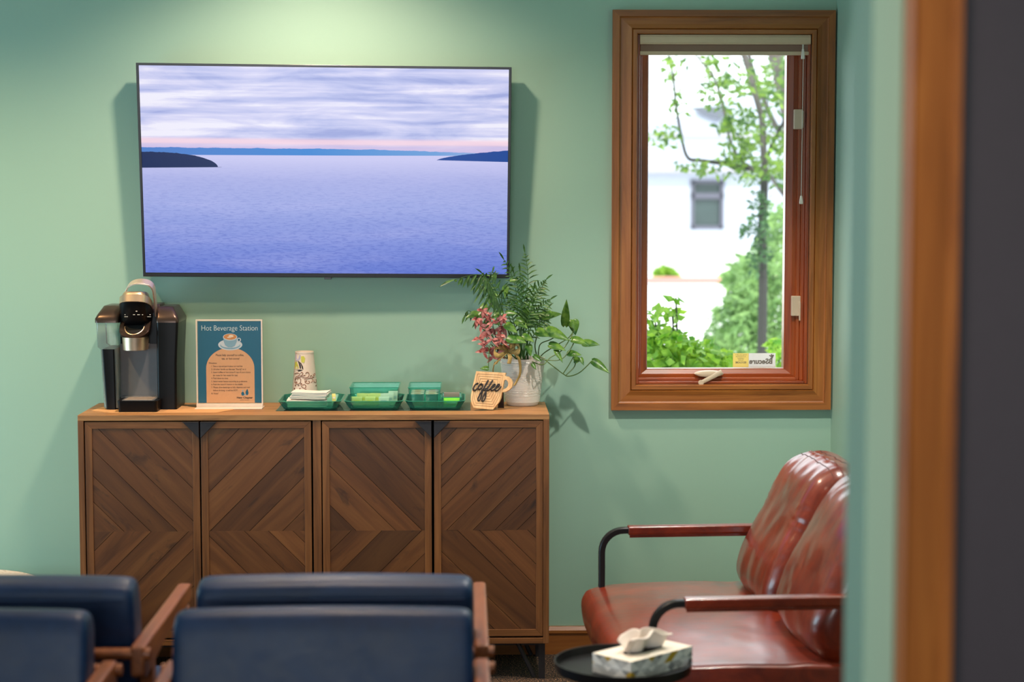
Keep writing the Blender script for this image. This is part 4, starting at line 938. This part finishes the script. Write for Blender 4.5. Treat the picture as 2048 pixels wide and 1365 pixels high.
b=MB(); b.lathe([(0,ht-.019),(rad(ht)-.0065,ht-.019),(rad(ht)-.0065,ht-.012),(0,ht-.004)],(pcx,pcy,TZ),32,cap=False); b.build('soil',M['soil'],pl)
rnd=random.Random(5)
def blade(b,p,d,size,w,droop=.3,m=0,up=None,n=5,cup=.15):
    "a pointed leaf as a bent strip with a fold along its midrib"
    d=Vector(d).normalized(); upv=Vector(up) if up is not None else Vector((rnd.uniform(-.4,.4),-1,rnd.uniform(.2,1)))
    s=d.cross(upv).normalized(); nn=s.cross(d).normalized(); p=Vector(p); rows=[]
    if nn.dot(upv)<0: nn=-nn
    for i in range(n+1):
        t=i/n; c=p+d*size*t-Vector((0,0,1))*size*droop*t*t; hw=w*.5*math.sin(PI*min(1,(t*.92+.06)))**.8*(1 if t<.5 else (1-(t-.5)*.5))
        if i==n: hw=w*.02
        rows+= [c+s*hw+nn*hw*cup*2, c, c-s*hw+nn*hw*cup*2]
    fs=[]
    for i in range(n):
        for k_ in (0,1): a=i*3+k_; fs.append((a,a+1,a+4,a+3))
    b.add(rows,fs,m)
def toP(x,y,Y): return at(x,y,Y)
top=Vector((pcx,pcy,TZ+ht-.01))
def frond(pts,nl,ll,hang=False,spread=1.0,w=.0062):
    P=[top+Vector((rnd.uniform(-.02,.02),rnd.uniform(-.02,.02),0))]+[toP(*q) for q in pts]; S=smoothpath(P,8)
    o=MB(); o.tube(S,[.0022*(1-.7*i/len(S)) for i in range(len(S))],6,1)
    n=len(S); st0=int(n*.38); nl=int(nl*.85); ll*=1.05
    for k_ in range(nl):
        i=st0+(n-2-st0)*k_/(nl-1); i0=int(i); p=S[i0].lerp(S[min(i0+1,n-1)],i-i0); t=(S[min(i0+1,n-1)]-S[max(i0-1,0)]).normalized()
        sd_=t.cross(Vector((0,-1,.2))).normalized(); taper=math.sin(PI*(.25+.7*k_/(nl-1)))
        for sgn in (-1,1):
            if hang: d=t*.45+Vector((sgn*.25,sgn*.1,-1)); dr=.1
            else: d=t*spread+sd_*sgn+Vector((0,rnd.uniform(-.3,.3),0)); dr=.35
            blade(o,p,d,ll*taper*rnd.uniform(.7,1.3),w,dr,0,n=4)
    blade(o,S[-1],S[-1]-S[-3],ll*.8,w,.2,0,n=4)
    o.build('palm_frond',[M['palm'],M['stem']],pl,smooth=60)
YP=-.12
frond([(1036,640,YP),(1030,570,YP-.02),(1008,520,YP-.04)],15,.048)
frond([(1046,630,YP+.02),(1056,560,YP),(1050,506,YP-.01)],16,.046)
frond([(1050,640,YP),(1068,590,YP-.05),(1092,560,YP-.08)],15,.045)
frond([(1042,650,YP-.04),(1040,600,YP-.06),(1028,548,YP-.08)],15,.05)
frond([(1056,650,YP),(1078,620,YP-.04),(1100,600,YP-.05)],13,.04)
frond([(1060,660,YP+.02),(1076,640,YP+.03),(1094,618,YP+.03)],13,.042)
frond([(1052,660,YP-.05),(1062,625,YP-.08),(1068,580,YP-.10)],14,.045)
frond([(1010,640,YP-.04),(985,580,YP-.10),(960,550,YP-.13),(908,560,YP-.16)],13,.062,hang=True,w=.010)
frond([(1010,640,YP-.04),(995,590,YP-.08),(980,565,YP-.10),(965,548,YP-.12)],9,.05)
frond([(1020,640,YP),(1005,590,YP-.02),(985,560,YP-.02),(985,545,YP)],11,.05)
frond([(990,680,YP),(960,640,YP-.02),(938,622,YP-.02),(930,632,YP-.02)],7,.03,hang=True,w=.008)
frond([(1044,650,YP),(1044,600,YP-.03),(1040,545,YP-.05)],14,.05)
frond([(1058,650,YP-.03),(1074,600,YP-.02),(1084,575,YP-.01)],13,.045)
frond([(1050,670,YP-.06),(1056,640,YP-.08),(1064,612,YP-.09)],12,.04)
frond([(1034,670,YP-.02),(1024,630,YP-.04),(1016,600,YP-.05)],12,.04)
frond([(1062,680,YP-.02),(1080,655,YP-.03),(1096,640,YP-.04)],11,.036)
# pothos
def heart(px,py,Yd,ang,size,wd=.62,droop=.15,tilt=.3,var=0):
    "px,py: leaf base; ang: direction in the picture plane, degrees"
    p=toP(px,py,Yd); a=math.radians(ang); d=Vector((math.cos(a),-.25+rnd.uniform(-.2,.1),math.sin(a)))
    o=MB(); up=Vector((rnd.uniform(-.3,.3),-1,.35+tilt)); dn=d.normalized(); s=dn.cross(up).normalized(); nn=s.cross(dn); 
    if nn.y>0: nn=-nn
    size*=1.64e-3; w=size*wd; prof_=[(0,.12),(-.06,.34),(.02,.80),(.18,1.0),(.36,.98),(.55,.80),(.74,.50),(.9,.20),(1,.0)]
    L,Cc,R=[],[],[]
    for t,hw in prof_:
        base=p+dn*size*max(t,0)-Vector((0,0,1))*size*droop*max(t,0)**2
        off=-dn*size*.06 if t<0 else Vector()
        Cc.append(base); L.append(base+off+s*w*.5*hw+nn*w*.12*hw); R.append(base+off-s*w*.5*hw+nn*w*.12*hw)
    n=len(prof_); fs=[]
    for i in range(n-1): fs+= [(i,i+1,n+i+1,n+i),(n+i,n+i+1,2*n+i+1,2*n+i)]
    o.add(L+Cc+R,fs); o.build('pothos_leaf',M['pothos'],pl,smooth=70,solid=.0006); return p
def vine(pts,r=.0018):
    b=MB(); b.tube(smoothpath([toP(*q) if len(q)==3 and abs(q[0])>5 else q for q in pts],6),r,6); b.build('vine_stem',M['vine'],pl)
rim=lambda a:(pcx+rad(ht)*.7*math.cos(a),pcy+rad(ht)*.7*math.sin(a),TZ+ht-.004)
vine([rim(-.5),(1078,712,-.17),(1105,732,-.18),(1126,748,-.18),(1138,753,-.17),(1160,745,-.15),(1184,722,-.14)])
heart(1184,722,-.14,-28,42,.42)
vine([(1126,748,-.18),(1138,730,-.18),(1150,708,-.17)]); heart(1135,708,-.17,5,30,.5); heart(1160,716,-.17,-60,16,.6)
vine([(1132,751,-.175),(1148,735,-.16),(1152,722,-.15)]); heart(1148,722,-.16,20,18,.9)
vine([rim(-.2),(1090,705,-.16),(1115,690,-.16),(1138,675,-.15),(1147,660,-.15),(1138,652,-.15),(1132,640,-.15)]); heart(1130,652,-.15,88,60,.30,droop=.0); heart(1146,640,-.14,-80,28,.8)
vine([rim(-.8),(1085,720,-.2),(1120,720,-.2),(1140,700,-.18),(1150,680,-.17)]); heart(1143,680,-.17,2,40,.42,droop=.35); heart(1165,688,-.16,8,36,.5,droop=.2)
vine([rim(0),(1080,690,-.16),(1100,680,-.16),(1118,670,-.15)]); heart(1078,634,-.14,8,50,.42,droop=.0); heart(1092,662,-.17,-14,50,.5); heart(1072,664,-.17,-10,30,.75); heart(1110,700,-.19,-55,28,.4); heart(1098,690,-.18,-10,36,.5)
vine([rim(.3),(1070,690,-.14),(1078,660,-.14),(1080,636,-.14)]); heart(1064,632,-.15,-20,18,.8)
vine([rim(-1.2),(1085,730,-.21),(1100,716,-.2),(1125,700,-.19),(1146,668,-.17)])
vine([rim(2.8),(1000,660,-.16),(985,610,-.17),(975,590,-.17)]); heart(985,594,-.18,20,18,.7); heart(980,600,-.17,-60,22,.6); heart(975,612,-.18,-160,22,.8); heart(968,625,-.18,-150,24,.7); heart(955,628,-.18,-170,26,.6); heart(978,640,-.18,-120,22,.7)
vine([rim(2.0),(1010,640,-.12),(1004,610,-.12),(1003,580,-.13)]); heart(1012,572,-.14,-95,24,.6); heart(1020,562,-.15,15,18,.6)
heart(1005,625,-.18,-160,26,.7); heart(1012,628,-.19,10,24,.6); heart(1010,650,-.2,-25,30,.6); heart(1032,640,-.19,-30,28,.7); heart(1050,645,-.18,-10,22,.6); heart(1050,625,-.16,-5,26,.5)
heart(1022,678,-.21,-5,34,.6); heart(1045,672,-.2,-20,26,.6); heart(1015,676,-.21,-18,26,.8); heart(1056,690,-.2,-75,22,.7); heart(1000,645,-.17,175,20,.7)
vine([rim(3.4),(982,690,-.2),(978,710,-.22),(977,735,-.22)],.0012); heart(977,738,-.2,170,18,.6)
heart(1067,712,-.19,-30,20,.6); heart(1064,728,-.19,-50,14,.6)
# pink foliage
b=MB()
for (x,y) in [(966,622),(952,640),(962,652),(978,634),(985,646),(972,662),(990,660),(1000,642),(1006,634),(958,678),(970,690),(984,680),(1000,672),(992,694),(978,702),(1008,656),(1010,690),(986,716),(996,706),(966,704),(1004,682)]:
    p=toP(x,y,-.20+rnd.uniform(-.02,.03))
    b.tube([p,toP(1000+rnd.uniform(-8,8),715,-.16)],.0009,4,1)
    for k_ in range(6):
        a=rnd.uniform(0,2*PI); blade(b,p,(math.cos(a),rnd.uniform(-.6,.2),math.sin(a)*.8),rnd.uniform(.016,.030),.011,.2,0,n=3)
b.build('pink_foliage',[M['pink'],M['soil']],pl,smooth=60)
# burlap bow
b=MB(); k0=toP(1016,702,-.19)
def ribbon(b,pts,w,ax):
    S=smoothpath(pts,6); rs=[]; a=Vector(ax).normalized()*w/2
    for p in S: rs.append((p-a,p+a))
    v=[q for r in rs for q in r]; b.add(v,[(2*i,2*i+1,2*i+3,2*i+2) for i in range(len(rs)-1)])
for (pts,w,ax) in (([k0,toP(998,694,-.20),toP(988,702,-.215),toP(996,712,-.215),k0],.017,(.25,.5,1)),([k0,toP(1026,688,-.20),toP(1038,690,-.22),toP(1036,704,-.22),k0],.020,(-.2,.5,1)),
  ([k0,toP(1008,712,-.205),toP(996,722,-.21),toP(990,730,-.21)],.014,(1,0,.4)),([k0,toP(1020,714,-.21),toP(1018,728,-.215)],.013,(1,.2,0)),([k0,toP(1034,712,-.2),toP(1040,728,-.19),toP(1040,748,-.185),toP(1034,762,-.185),toP(1028,772,-.19)],.009,(1,.4,.2)),([toP(990,724,-.18),toP(986,740,-.18),toP(988,752,-.175)],.004,(1,0,.1)),
  ([k0,toP(1006,690,-.2),toP(1018,684,-.21),toP(1030,694,-.21),k0],.014,(.3,.4,1))):
    ribbon(b,pts,w,ax)
b.build('bow',M['burlap'],pl,smooth=60,solid=.0012)
# ================================================================== SOFA
sf=thing('leather_sofa',(.80,-1.5,0),'cognac leather two-seat sofa with black steel arms against the right wall','sofa')
rnd=random.Random(9)
SY0,SY1=-1.985,-1.005
# seat cushion: rounded front profile lofted along the sofa
prof=[(1.10,.285),(.62,.267),(.50,.266),(.405,.274),(.356,.302),(.331,.348),(.322,.402),(.328,.428),(.348,.447),(.42,.459),(.60,.465),(.85,.461),(1.06,.450),(1.12,.42)]
cen=Vector((.78,0,.39))
def lofted(profile,y0,y1,ny,rnd_r,bul,wr,seed,cx,cz,ncirc=200,sk=None):
    P=smoothpath([Vector((x,0,z)) for x,z in profile]+[Vector((profile[0][0],0,profile[0][1]))],10)
    # resample evenly
    L=[0]
    for i in range(1,len(P)): L.append(L[-1]+(P[i]-P[i-1]).length)
    Q=[]; j=0
    for k_ in range(ncirc):
        s=L[-1]*k_/ncirc
        while L[j+1]<s: j+=1
        Q.append(P[j].lerp(P[j+1],(s-L[j])/(L[j+1]-L[j]+1e-9)))
    b=MB(); rs=[]
    # end rings first (face), then along
    ts=[]
    for k_ in range(7): a=PI/2*k_/6; ts.append((-1+rnd_r*(1-math.cos(a)) if False else None, a))
    stations=[]
    for k_ in range(8):
        a=PI/2*k_/7; stations.append((y0+rnd_r*(1-math.sin(a)), rnd_r*(1-math.cos(a))))
    stations=[(y,i) for y,i in stations][::-1]
    stations=sorted([(y0+rnd_r*(1-math.cos(PI/2*k_/7)), rnd_r*(1-math.sin(PI/2*k_/7))) for k_ in range(8)])
    mid=[(y0+rnd_r+(y1-y0-2*rnd_r)*k_/ny,0) for k_ in range(1,ny)]
    endst=[(y1-(y-y0),i) for y,i in stations][::-1]
    for y,ins in stations+mid+endst:
        ring=[]
        u=(y-y0)/(y1-y0)
        for q in Q:
            v=Vector((q.x-cx,0,q.z-cz)); l=v.length; e=1-ins/max(l,.02)+ (bul*math.sin(PI*u))/max(l,.05)
            nz=mnoise.noise(Vector((q.x*9+seed,y*5,q.z*4)))*wr+mnoise.noise(Vector((q.x*22+seed,y*16,q.z*9)))*wr*.45
            dd=min(y-y0,y1-y); ph_=math.atan2(v.z,v.x)
            wk=math.sin(ph_*34+mnoise.noise(Vector((ph_*3,y*8,seed)))*7)*math.exp(-(dd/.055)**1.2)*min(1,dd/.012)*max(0,mnoise.noise(Vector((ph_*1.7,seed,2)))+.35)*wr*.28
            w3=0
            if sk: ds=math.hypot(q.x-sk[0],q.z-sk[1]); w3=math.sin(y*120+mnoise.noise(Vector((y*9,seed,ds*5)))*9)*math.exp(-ds/.055)*.0026*min(1,ds/.02)*min(1,dd/.03)
            e+=(nz+wk+w3)/max(l,.05); v=v*max(e,.05); ring.append((cx+v.x,y,cz+v.z))
        rs.append(ring)
    b.rings(rs,cap=False)
    # domed end caps
    n=ncirc
    for (ri,sg_) in ((0,-1),(len(rs)-1,1)):
        ring=rs[ri]; prev=ri*n; cur=[prev+i for i in range(n)]
        c_=Vector((sum(p[0] for p in ring)/n,ring[0][1],sum(p[2] for p in ring)/n))
        for f in (.75,.5,.25):
            base=len(b.v); b.v+= [(c_.x+(p[0]-c_.x)*f, p[1]+sg_*(1-f*f)*bul*1.2+mnoise.noise(Vector((p[0]*f*14,seed,p[2]*f*14)))*wr*.8, c_.z+(p[2]-c_.z)*f) for p in ring]
            for i in range(n):
                k2=(i+1)%n; b.f.append((cur[i],cur[k2],base+k2,base+i)); b.m.append(0); b.sm.append(None)
            cur=[base+i for i in range(n)]
        b.f.append(tuple(cur)); b.m.append(0); b.sm.append(None)
    return b,rs
b,rs=lofted(prof,SY0-.012,SY1-.01,26,.014,.006,.004,1.3,.78,.39); b.build('seat_cushion',M['leather'],sf,smooth=80)
def seam(rs,ri,off=.001,r=.0022,rng=None,name='seam'):
    n=len(rs[ri]); b=MB(); P=[Vector(p) for p in rs[ri]]; c_=sum(P,Vector())/n; P=[p+(p-c_).normalized()*off for p in P]; P.append(P[0]); b.tube(P,r,5); return b
seam(rs,7,.0006,.0018).build('seat_seam',M['leather'],sf); 
# back cushions: profile in x-z leaning on the wall
def backprof(dx,dz): return [(x+dx,z+dz) for x,z in [(1.15,.44),(1.03,.41),(.92,.42),(.83,.452),(.782,.50),(.766,.55),(.785,.62),(.83,.71),(.875,.795),(.915,.845),(.97,.872),(1.03,.862),(1.09,.82),(1.14,.72),(1.16,.60)]]
for i,(y0,y1,dx,dz) in enumerate(((-1.468,-1.02,.0,-.012),(-1.965,-1.528,.0,.0))):
    b,rs=lofted(backprof(dx,dz-.018),y0,y1,44,.062,.008,.009,4.0+i*3,1.0,.64,sk=(.98,.868-.018)); o=b.build('back_cushion',M['leather'],sf,smooth=80)
    for off_,nm_,mt_,r_ in ((0,'cushion_seam',M['leather'],.0024),(-4,'cushion_stitching',M['stitch'],.0009),(4,'cushion_stitching',M['stitch'],.0009)):
        P=[]
        for ring in rs[3:-3]:
            kk_=max(range(len(ring)),key=lambda q:ring[q][2]-.35*abs(ring[q][0]-.97)); P.append(Vector(ring[(kk_+off_)%len(ring)]))
        P=[(P[max(j_-1,0)]+P[j_]+P[min(j_+1,len(P)-1)])/3+Vector((0,0,.0008)) for j_ in range(len(P))]
        b=MB(); b.tube(P,r_,6); b.build(nm_,mt_,o)
# seat base and legs
b=MB(); b.box(.46,1.13,SY0+.03,SY1-.03,.22,.292); b.build('seat_base',M['leather'],sf,smooth=0,bevel=.01)
b=MB(); b.box(.44,1.13,SY0+.02,SY1-.02,.195,.22); b.build('base_rail',M['black'],sf,smooth=0)
AZ=.616
for y in (-1.03,-1.99):
    s=-1 if y<-1.5 else 1
    b=MB(); xf=X_(1201,1100,-1.03)
    pts=[(1.13,y,AZ)]; R=.062
    pts+= [(xf+R,y,AZ)]+[(xf+R-R*math.sin(a),y,AZ-R+R*math.cos(a)) for a in [PI/2*k_/8 for k_ in range(1,9)]]+[(xf,y,.02)]
    b.tube(pts,.01,flat=(.012,.0085)) ; b.build('arm_frame',M['black'],sf,smooth=30)
    b=MB(); b.tube([(xf+.075,y,AZ),(xf+.078,y,AZ),(.85,y,AZ+.001),(1.13,y,AZ)],.01,flat=(.0175,.0125)); sl=b.build('arm_sleeve',M['leather'],sf,smooth=30,bevel=.002)
    b=MB(); b.tube([(xf+.080,y,AZ-.0165),(.85,y,AZ-.0155),(1.13,y,AZ-.0165)],.01,flat=(.003,.005)); b.build('sleeve_hem',M['leather'],sl,smooth=0)
    b=MB(); b.box(1.12,1.138,y-.012,y+.012,0,AZ+.006); b.build('rear_leg',M['black'],sf,smooth=0)
    b=MB(); b.box(xf-.008,1.138,y-.012,y+.012,.012,.028); b.build('foot_rail',M['black'],sf,smooth=0)
sf.rotation_euler=(0,0,math.radians(3)); sf.location.x+=.026
# ================================================================== SIDE TABLE AND TISSUES
tcx,tcy=X_(1246,1322,-6.35+4.15),-6.35+4.15; r=.155
tz=at(1246,1321,tcy).z
stb=thing('side_table',(tcx,tcy,0),'small round black tray table in front of the leather sofa','table')
b=MB(); b.lathe([(0,-.026),(r-.012,-.026),(r-.004,-.022),(r,.000),(r-.0035,.0),(r-.007,-.018),(0,-.019)],(tcx,tcy,tz),64,cap=False); b.build('tray_top',M['black'],stb,smooth=40)
b=MB(); b.tube([(tcx,tcy,tz-.027),(tcx,tcy,.012)],.011,16); b.build('pole',M['black'],stb)
b=MB(); b.lathe([(0,0),(.13,0),(.132,.006),(.12,.012),(0,.014)],(tcx,tcy,0),48,cap=False); b.build('base',M['black'],stb)
tbz=tz-.0185
def onz(px,py,z):
    v=CM@Vector(((px-W/2)/F,(H/2-py)/F,-1)); t=(z-CAMLOC.z)/v.z; return CAMLOC+v*t
hb=.043
A=onz(1262,1326,tbz+hb); 
aL=math.radians(0)
Bp=onz(1385,1294,tbz+hb); Cp=onz(1182,1308,tbz+hb)
uL=(Bp-A); uS=(Cp-A); uL.z=0; uS.z=0
uLn=uL.normalized(); uSn=Vector((-uLn.y,uLn.x,0)); 
if uSn.dot(uS)<0: uSn=-uSn
Lb,Sb=uL.length,abs(uS.dot(uSn)); print('tissue box',Lb,Sb,A,tcx,tcy)
Sb=max(.095,min(.115,Sb)); Lb=min(Lb,.215)
ctr=A+uLn*Lb/2+uSn*Sb/2
tb=thing('tissue_box',(ctr.x,ctr.y,tbz),'flat tissue box with a grey and gold diamond pattern on the side table','tissue box')
k=N('diamond_pattern_card'); v=k.coord('Object'); sp=k.n('SeparateXYZ'); k.l(v,sp.inputs[0])
al=math.atan2(uLn.y,uLn.x)
a_=k.math('ADD',k.math('MULTIPLY',sp.outputs[0],math.cos(al)),k.math('MULTIPLY',sp.outputs[1],math.sin(al))); c_=k.math('SUBTRACT',k.math('MULTIPLY',sp.outputs[1],math.cos(al)),k.math('MULTIPLY',sp.outputs[0],math.sin(al)))
h_=k.math('ADD',a_,c_)
u1=k.math('ADD',k.math('MULTIPLY',h_,38),k.math('MULTIPLY',sp.outputs[2],46)); u2=k.math('SUBTRACT',k.math('MULTIPLY',h_,38),k.math('MULTIPLY',sp.outputs[2],46))
cb=k.n('CombineXYZ'); k.l(k.math('FLOOR',u1),cb.inputs[0]); k.l(k.math('FLOOR',u2),cb.inputs[1]); k.l(k.math('FLOOR',k.math('MULTIPLY',sp.outputs[2],46)),cb.inputs[2])
wn=k.n('TexWhiteNoise'); k.l(cb.outputs[0],wn.inputs[0])
k.l(k.ramp(wn.outputs[0],[(0,lin(240,234,226)),(.22,lin(190,186,180)),(.38,lin(146,144,142)),(.50,lin(246,242,236)),(.72,lin(196,156,40)),(.86,lin(210,206,200))],'CONSTANT'),k.b.inputs['Base Color'])
# slim grey joints between the diamonds
M['dia']=k.mat; M['boxw']=plain('white_card',lin(240,230,216),.6,vary=.02)
def bxp(a,c,z): return ctr+uLn*a+uSn*c+Vector((0,0,z-ctr.z))
b=MB(); hl,hs=Lb/2,Sb/2
cs=[(-hl,-hs),(hl,-hs),(hl,hs),(-hl,hs)]
b.rings([[bxp(a,c,tbz+.0005) for a,c in cs],[bxp(a,c,tbz+hb) for a,c in cs]],m=0)
b.build('carton',M['dia'],tb,smooth=0,bevel=.001)
b=MB(); b.rings([[bxp(a,c,tbz+hb+.0002) for a,c in cs],[bxp(a,c,tbz+hb+.0010) for a,c in cs]]); b.build('carton_top',M['boxw'],tb,smooth=0)
b=MB(); n=24; b.rings([[bxp(.062*math.cos(a),.022*math.sin(a),tbz+hb+zz_) for a in [2*PI*i/n for i in range(n)]] for zz_ in (.0011,.0016)]); b.build('opening',M['gap'],tb,smooth=0)
tmz=onz(1262,1326,tbz+hb)
def tis(u,v):
    a=(u-.5)*2; w=.048+.016*v; th_=(1-v)
    x=a*w*(1.0+.25*v)+.010*v; y=(.012*math.sin(a*2.0+1)+.004*math.sin(a*6+2*v))*(.4+.9*v)-.01*v
    z=.0006+.043*v*(1-.45*a*a)+.003*math.sin(a*3+1.5)*v
    return bxp(x,y,tbz+hb+.001)+Vector((0,0,z))
b=MB(); b.grid(tis,28,14)
def tis2(u,v):
    a=(u-.5)*2; x=a*.056-.010*v; y=.012*math.cos(a*2.4)*(1-v*.3)+.024*v; z=.0006+.040*v*(1-.3*a*a)+.002*math.sin(a*6)*v
    return bxp(x,y,tbz+hb+.001)+Vector((0,0,z))
b.grid(tis2,24,12); 
def tis3(u,v):
    a=(u-.5)*2; x=a*.060-.004; y=-.006-.028*v+.006*math.sin(a*5); z=.0006+.044*math.sin(v*PI*.62)*(1-.3*a*a)+.004*math.sin(a*6+1)
    return bxp(x,y,tbz+hb+.001)+Vector((0,0,z))
b.grid(tis3,24,12)
b.build('tissue',M['tissue'],tb,smooth=80,solid=.0006)
# ================================================================== CHAIRS
def chair(label):
    t=thing('lounge_chair',(0,0,0),label,'chair','navy leather lounge chairs set back to back')
    # faces +y; back top centred on y=0
    hw=.285; top=.797
    def P(u,v,w):  # u across, v up along the back, w thickness
        tl=math.radians(9); return (u, .085-v*math.sin(tl)+w*math.cos(tl), .34+v*math.cos(tl)+w*math.sin(tl))
    Lb_=.450; rs=[]
    prof=[(-.045,0),(-.05,.06),(-.05,Lb_-.035),(-.042,Lb_-.012),(-.022,Lb_),(.022,Lb_),(.042,Lb_-.012),(.05,Lb_-.035),(.052,.3),(.055,.1),(.045,0)]
    for u,ins in ((-hw,.024),(-hw+.004,.010),(-hw+.014,.002),(-hw+.03,0),(-.1,-.003),(0,-.004),(.1,-.003),(hw-.03,0),(hw-.014,.002),(hw-.004,.010),(hw,.024)):
        rs.append([P(u,max(v-ins*(1 if v>Lb_*.5 else -1),0)+ (.0), w*(1-ins*8)) for w,v in prof])
    b=MB(); b.rings(rs); b.build('backrest',M['navy'],t,smooth=60,subsurf=1)
    b=MB(); b.tube([P(u,Lb_-.030,-.0505) for u in (-hw+.02,0,hw-.02)],.0022,6); b.build('piping',M['navy'],t)
    b=MB(); sr=[]
    for u,ins in ((-.28,.02),(-.27,.005),(-.24,0),(0,-.008),(.24,0),(.27,.005),(.28,.02)):
        sr.append([(u,y,z) for y,z in ((.14,.36+ins),(.13,.43-ins),(.16,.452-ins),(.60,.452-ins),(.65,.43-ins),(.66,.40),(.64,.35+ins),(.16,.34+ins))])
    b.rings(sr); b.build('seat',M['navy'],t,smooth=60)
    AZ_=.662
    for s in (-1,1):
        b=MB(); x=s*.300
        rr=[]
        for y,z1,z0,w in ((-.075,AZ_,AZ_-.060,.014),(-.05,AZ_,AZ_-.070,.015),(.03,AZ_,AZ_-.064,.015),(.2,AZ_-.002,AZ_-.048,.015),(.56,AZ_-.004,AZ_-.044,.015),(.585,AZ_-.008,AZ_-.038,.013)):
            rr.append([(x-w,y,z0),(x+w,y,z0),(x+w,y,z1),(x-w,y,z1)])
        b.rings(rr); b.build('armrest',M['chairwood'],t,smooth=0,bevel=.005)
        for (ya,yb_) in ((.04,.09),(.53,.56)):
            b=MB(); b.rings([[(x-w,y-w2,z),(x+w,y-w2,z),(x+w,y+w2,z),(x-w,y+w2,z)] for y,z,w,w2 in ((ya,AZ_-.05,.014,.022),(yb_,.34,.014,.022),(yb_-.01,0,.011,.014))]); b.build('leg',M['chairwood'],t,smooth=0,bevel=.004)
        b=MB(); b.box(x-.012,x+.012,.0,.56,.30,.345); b.build('side_rail',M['chairwood'],t,smooth=0,bevel=.003)
    b=MB(); b.tube([(-.326,-.062,AZ_-.017),(.326,-.062,AZ_-.017)],.0125,16); b.build('dowel',M['chairwood'],t,smooth=50,bevel=.002)
    b=MB(); b.box(-.288,.288,.12,.145,.30,.34); b.box(-.288,.288,.52,.545,.30,.34); b.build('seat_rail',M['chairwood'],t,smooth=0)
    return t
c1=chair('navy leather lounge chair facing the sideboard, at the centre of the far row')
d=lambda dist:-6.35+dist
c1.location=(-.271,d(3.83),0)
c2=copy_tree(c1); c2.location=(-.965,d(3.83),0); c2['label']='navy leather lounge chair facing the sideboard, at the left frame edge of the far row'
c3=copy_tree(c1); c3.location=(-.272,d(3.576),0); c3.rotation_euler=(0,0,PI); c3['label']='navy leather lounge chair facing the viewer, at the centre of the near row'
c4=copy_tree(c1); c4.location=(-1.000,d(3.576),0); c4.rotation_euler=(0,0,PI); c4['label']='navy leather lounge chair facing the viewer, at the left frame edge of the near row'
# ================================================================== WHITE KNITTED POUF LEFT OF THE SIDEBOARD
k=N('white_knit'); v=k.coord('Object',(1,1,1)); wv=k.n('TexVoronoi'); k.l(v,wv.inputs[0]); wv.inputs['Scale'].default_value=60; k.b.inputs['Base Color'].default_value=lin(226,212,204); k.b.inputs['Roughness'].default_value=.9; k.bump(wv.outputs[0],.9,.01)
e=at(84,1148,-.45); pr_=.30; pc=(e.x-pr_+.03,-.45)
zt_p=at(40,1142,-.45).z-.046
b=MB(); b.lathe([(0,0),(pr_*.75,0),(pr_*.93,zt_p*.15),(pr_,zt_p*.45),(pr_*.99,zt_p*.78),(pr_*.94,zt_p*.95),(pr_*.86,zt_p),(0,zt_p)],(pc[0],pc[1],0),48,cap=False)
tag(b.build('knitted_pouf',k.mat,org=(pc[0],pc[1],0),smooth=60),'white knitted round pouf on the floor left of the sideboard','pouf')
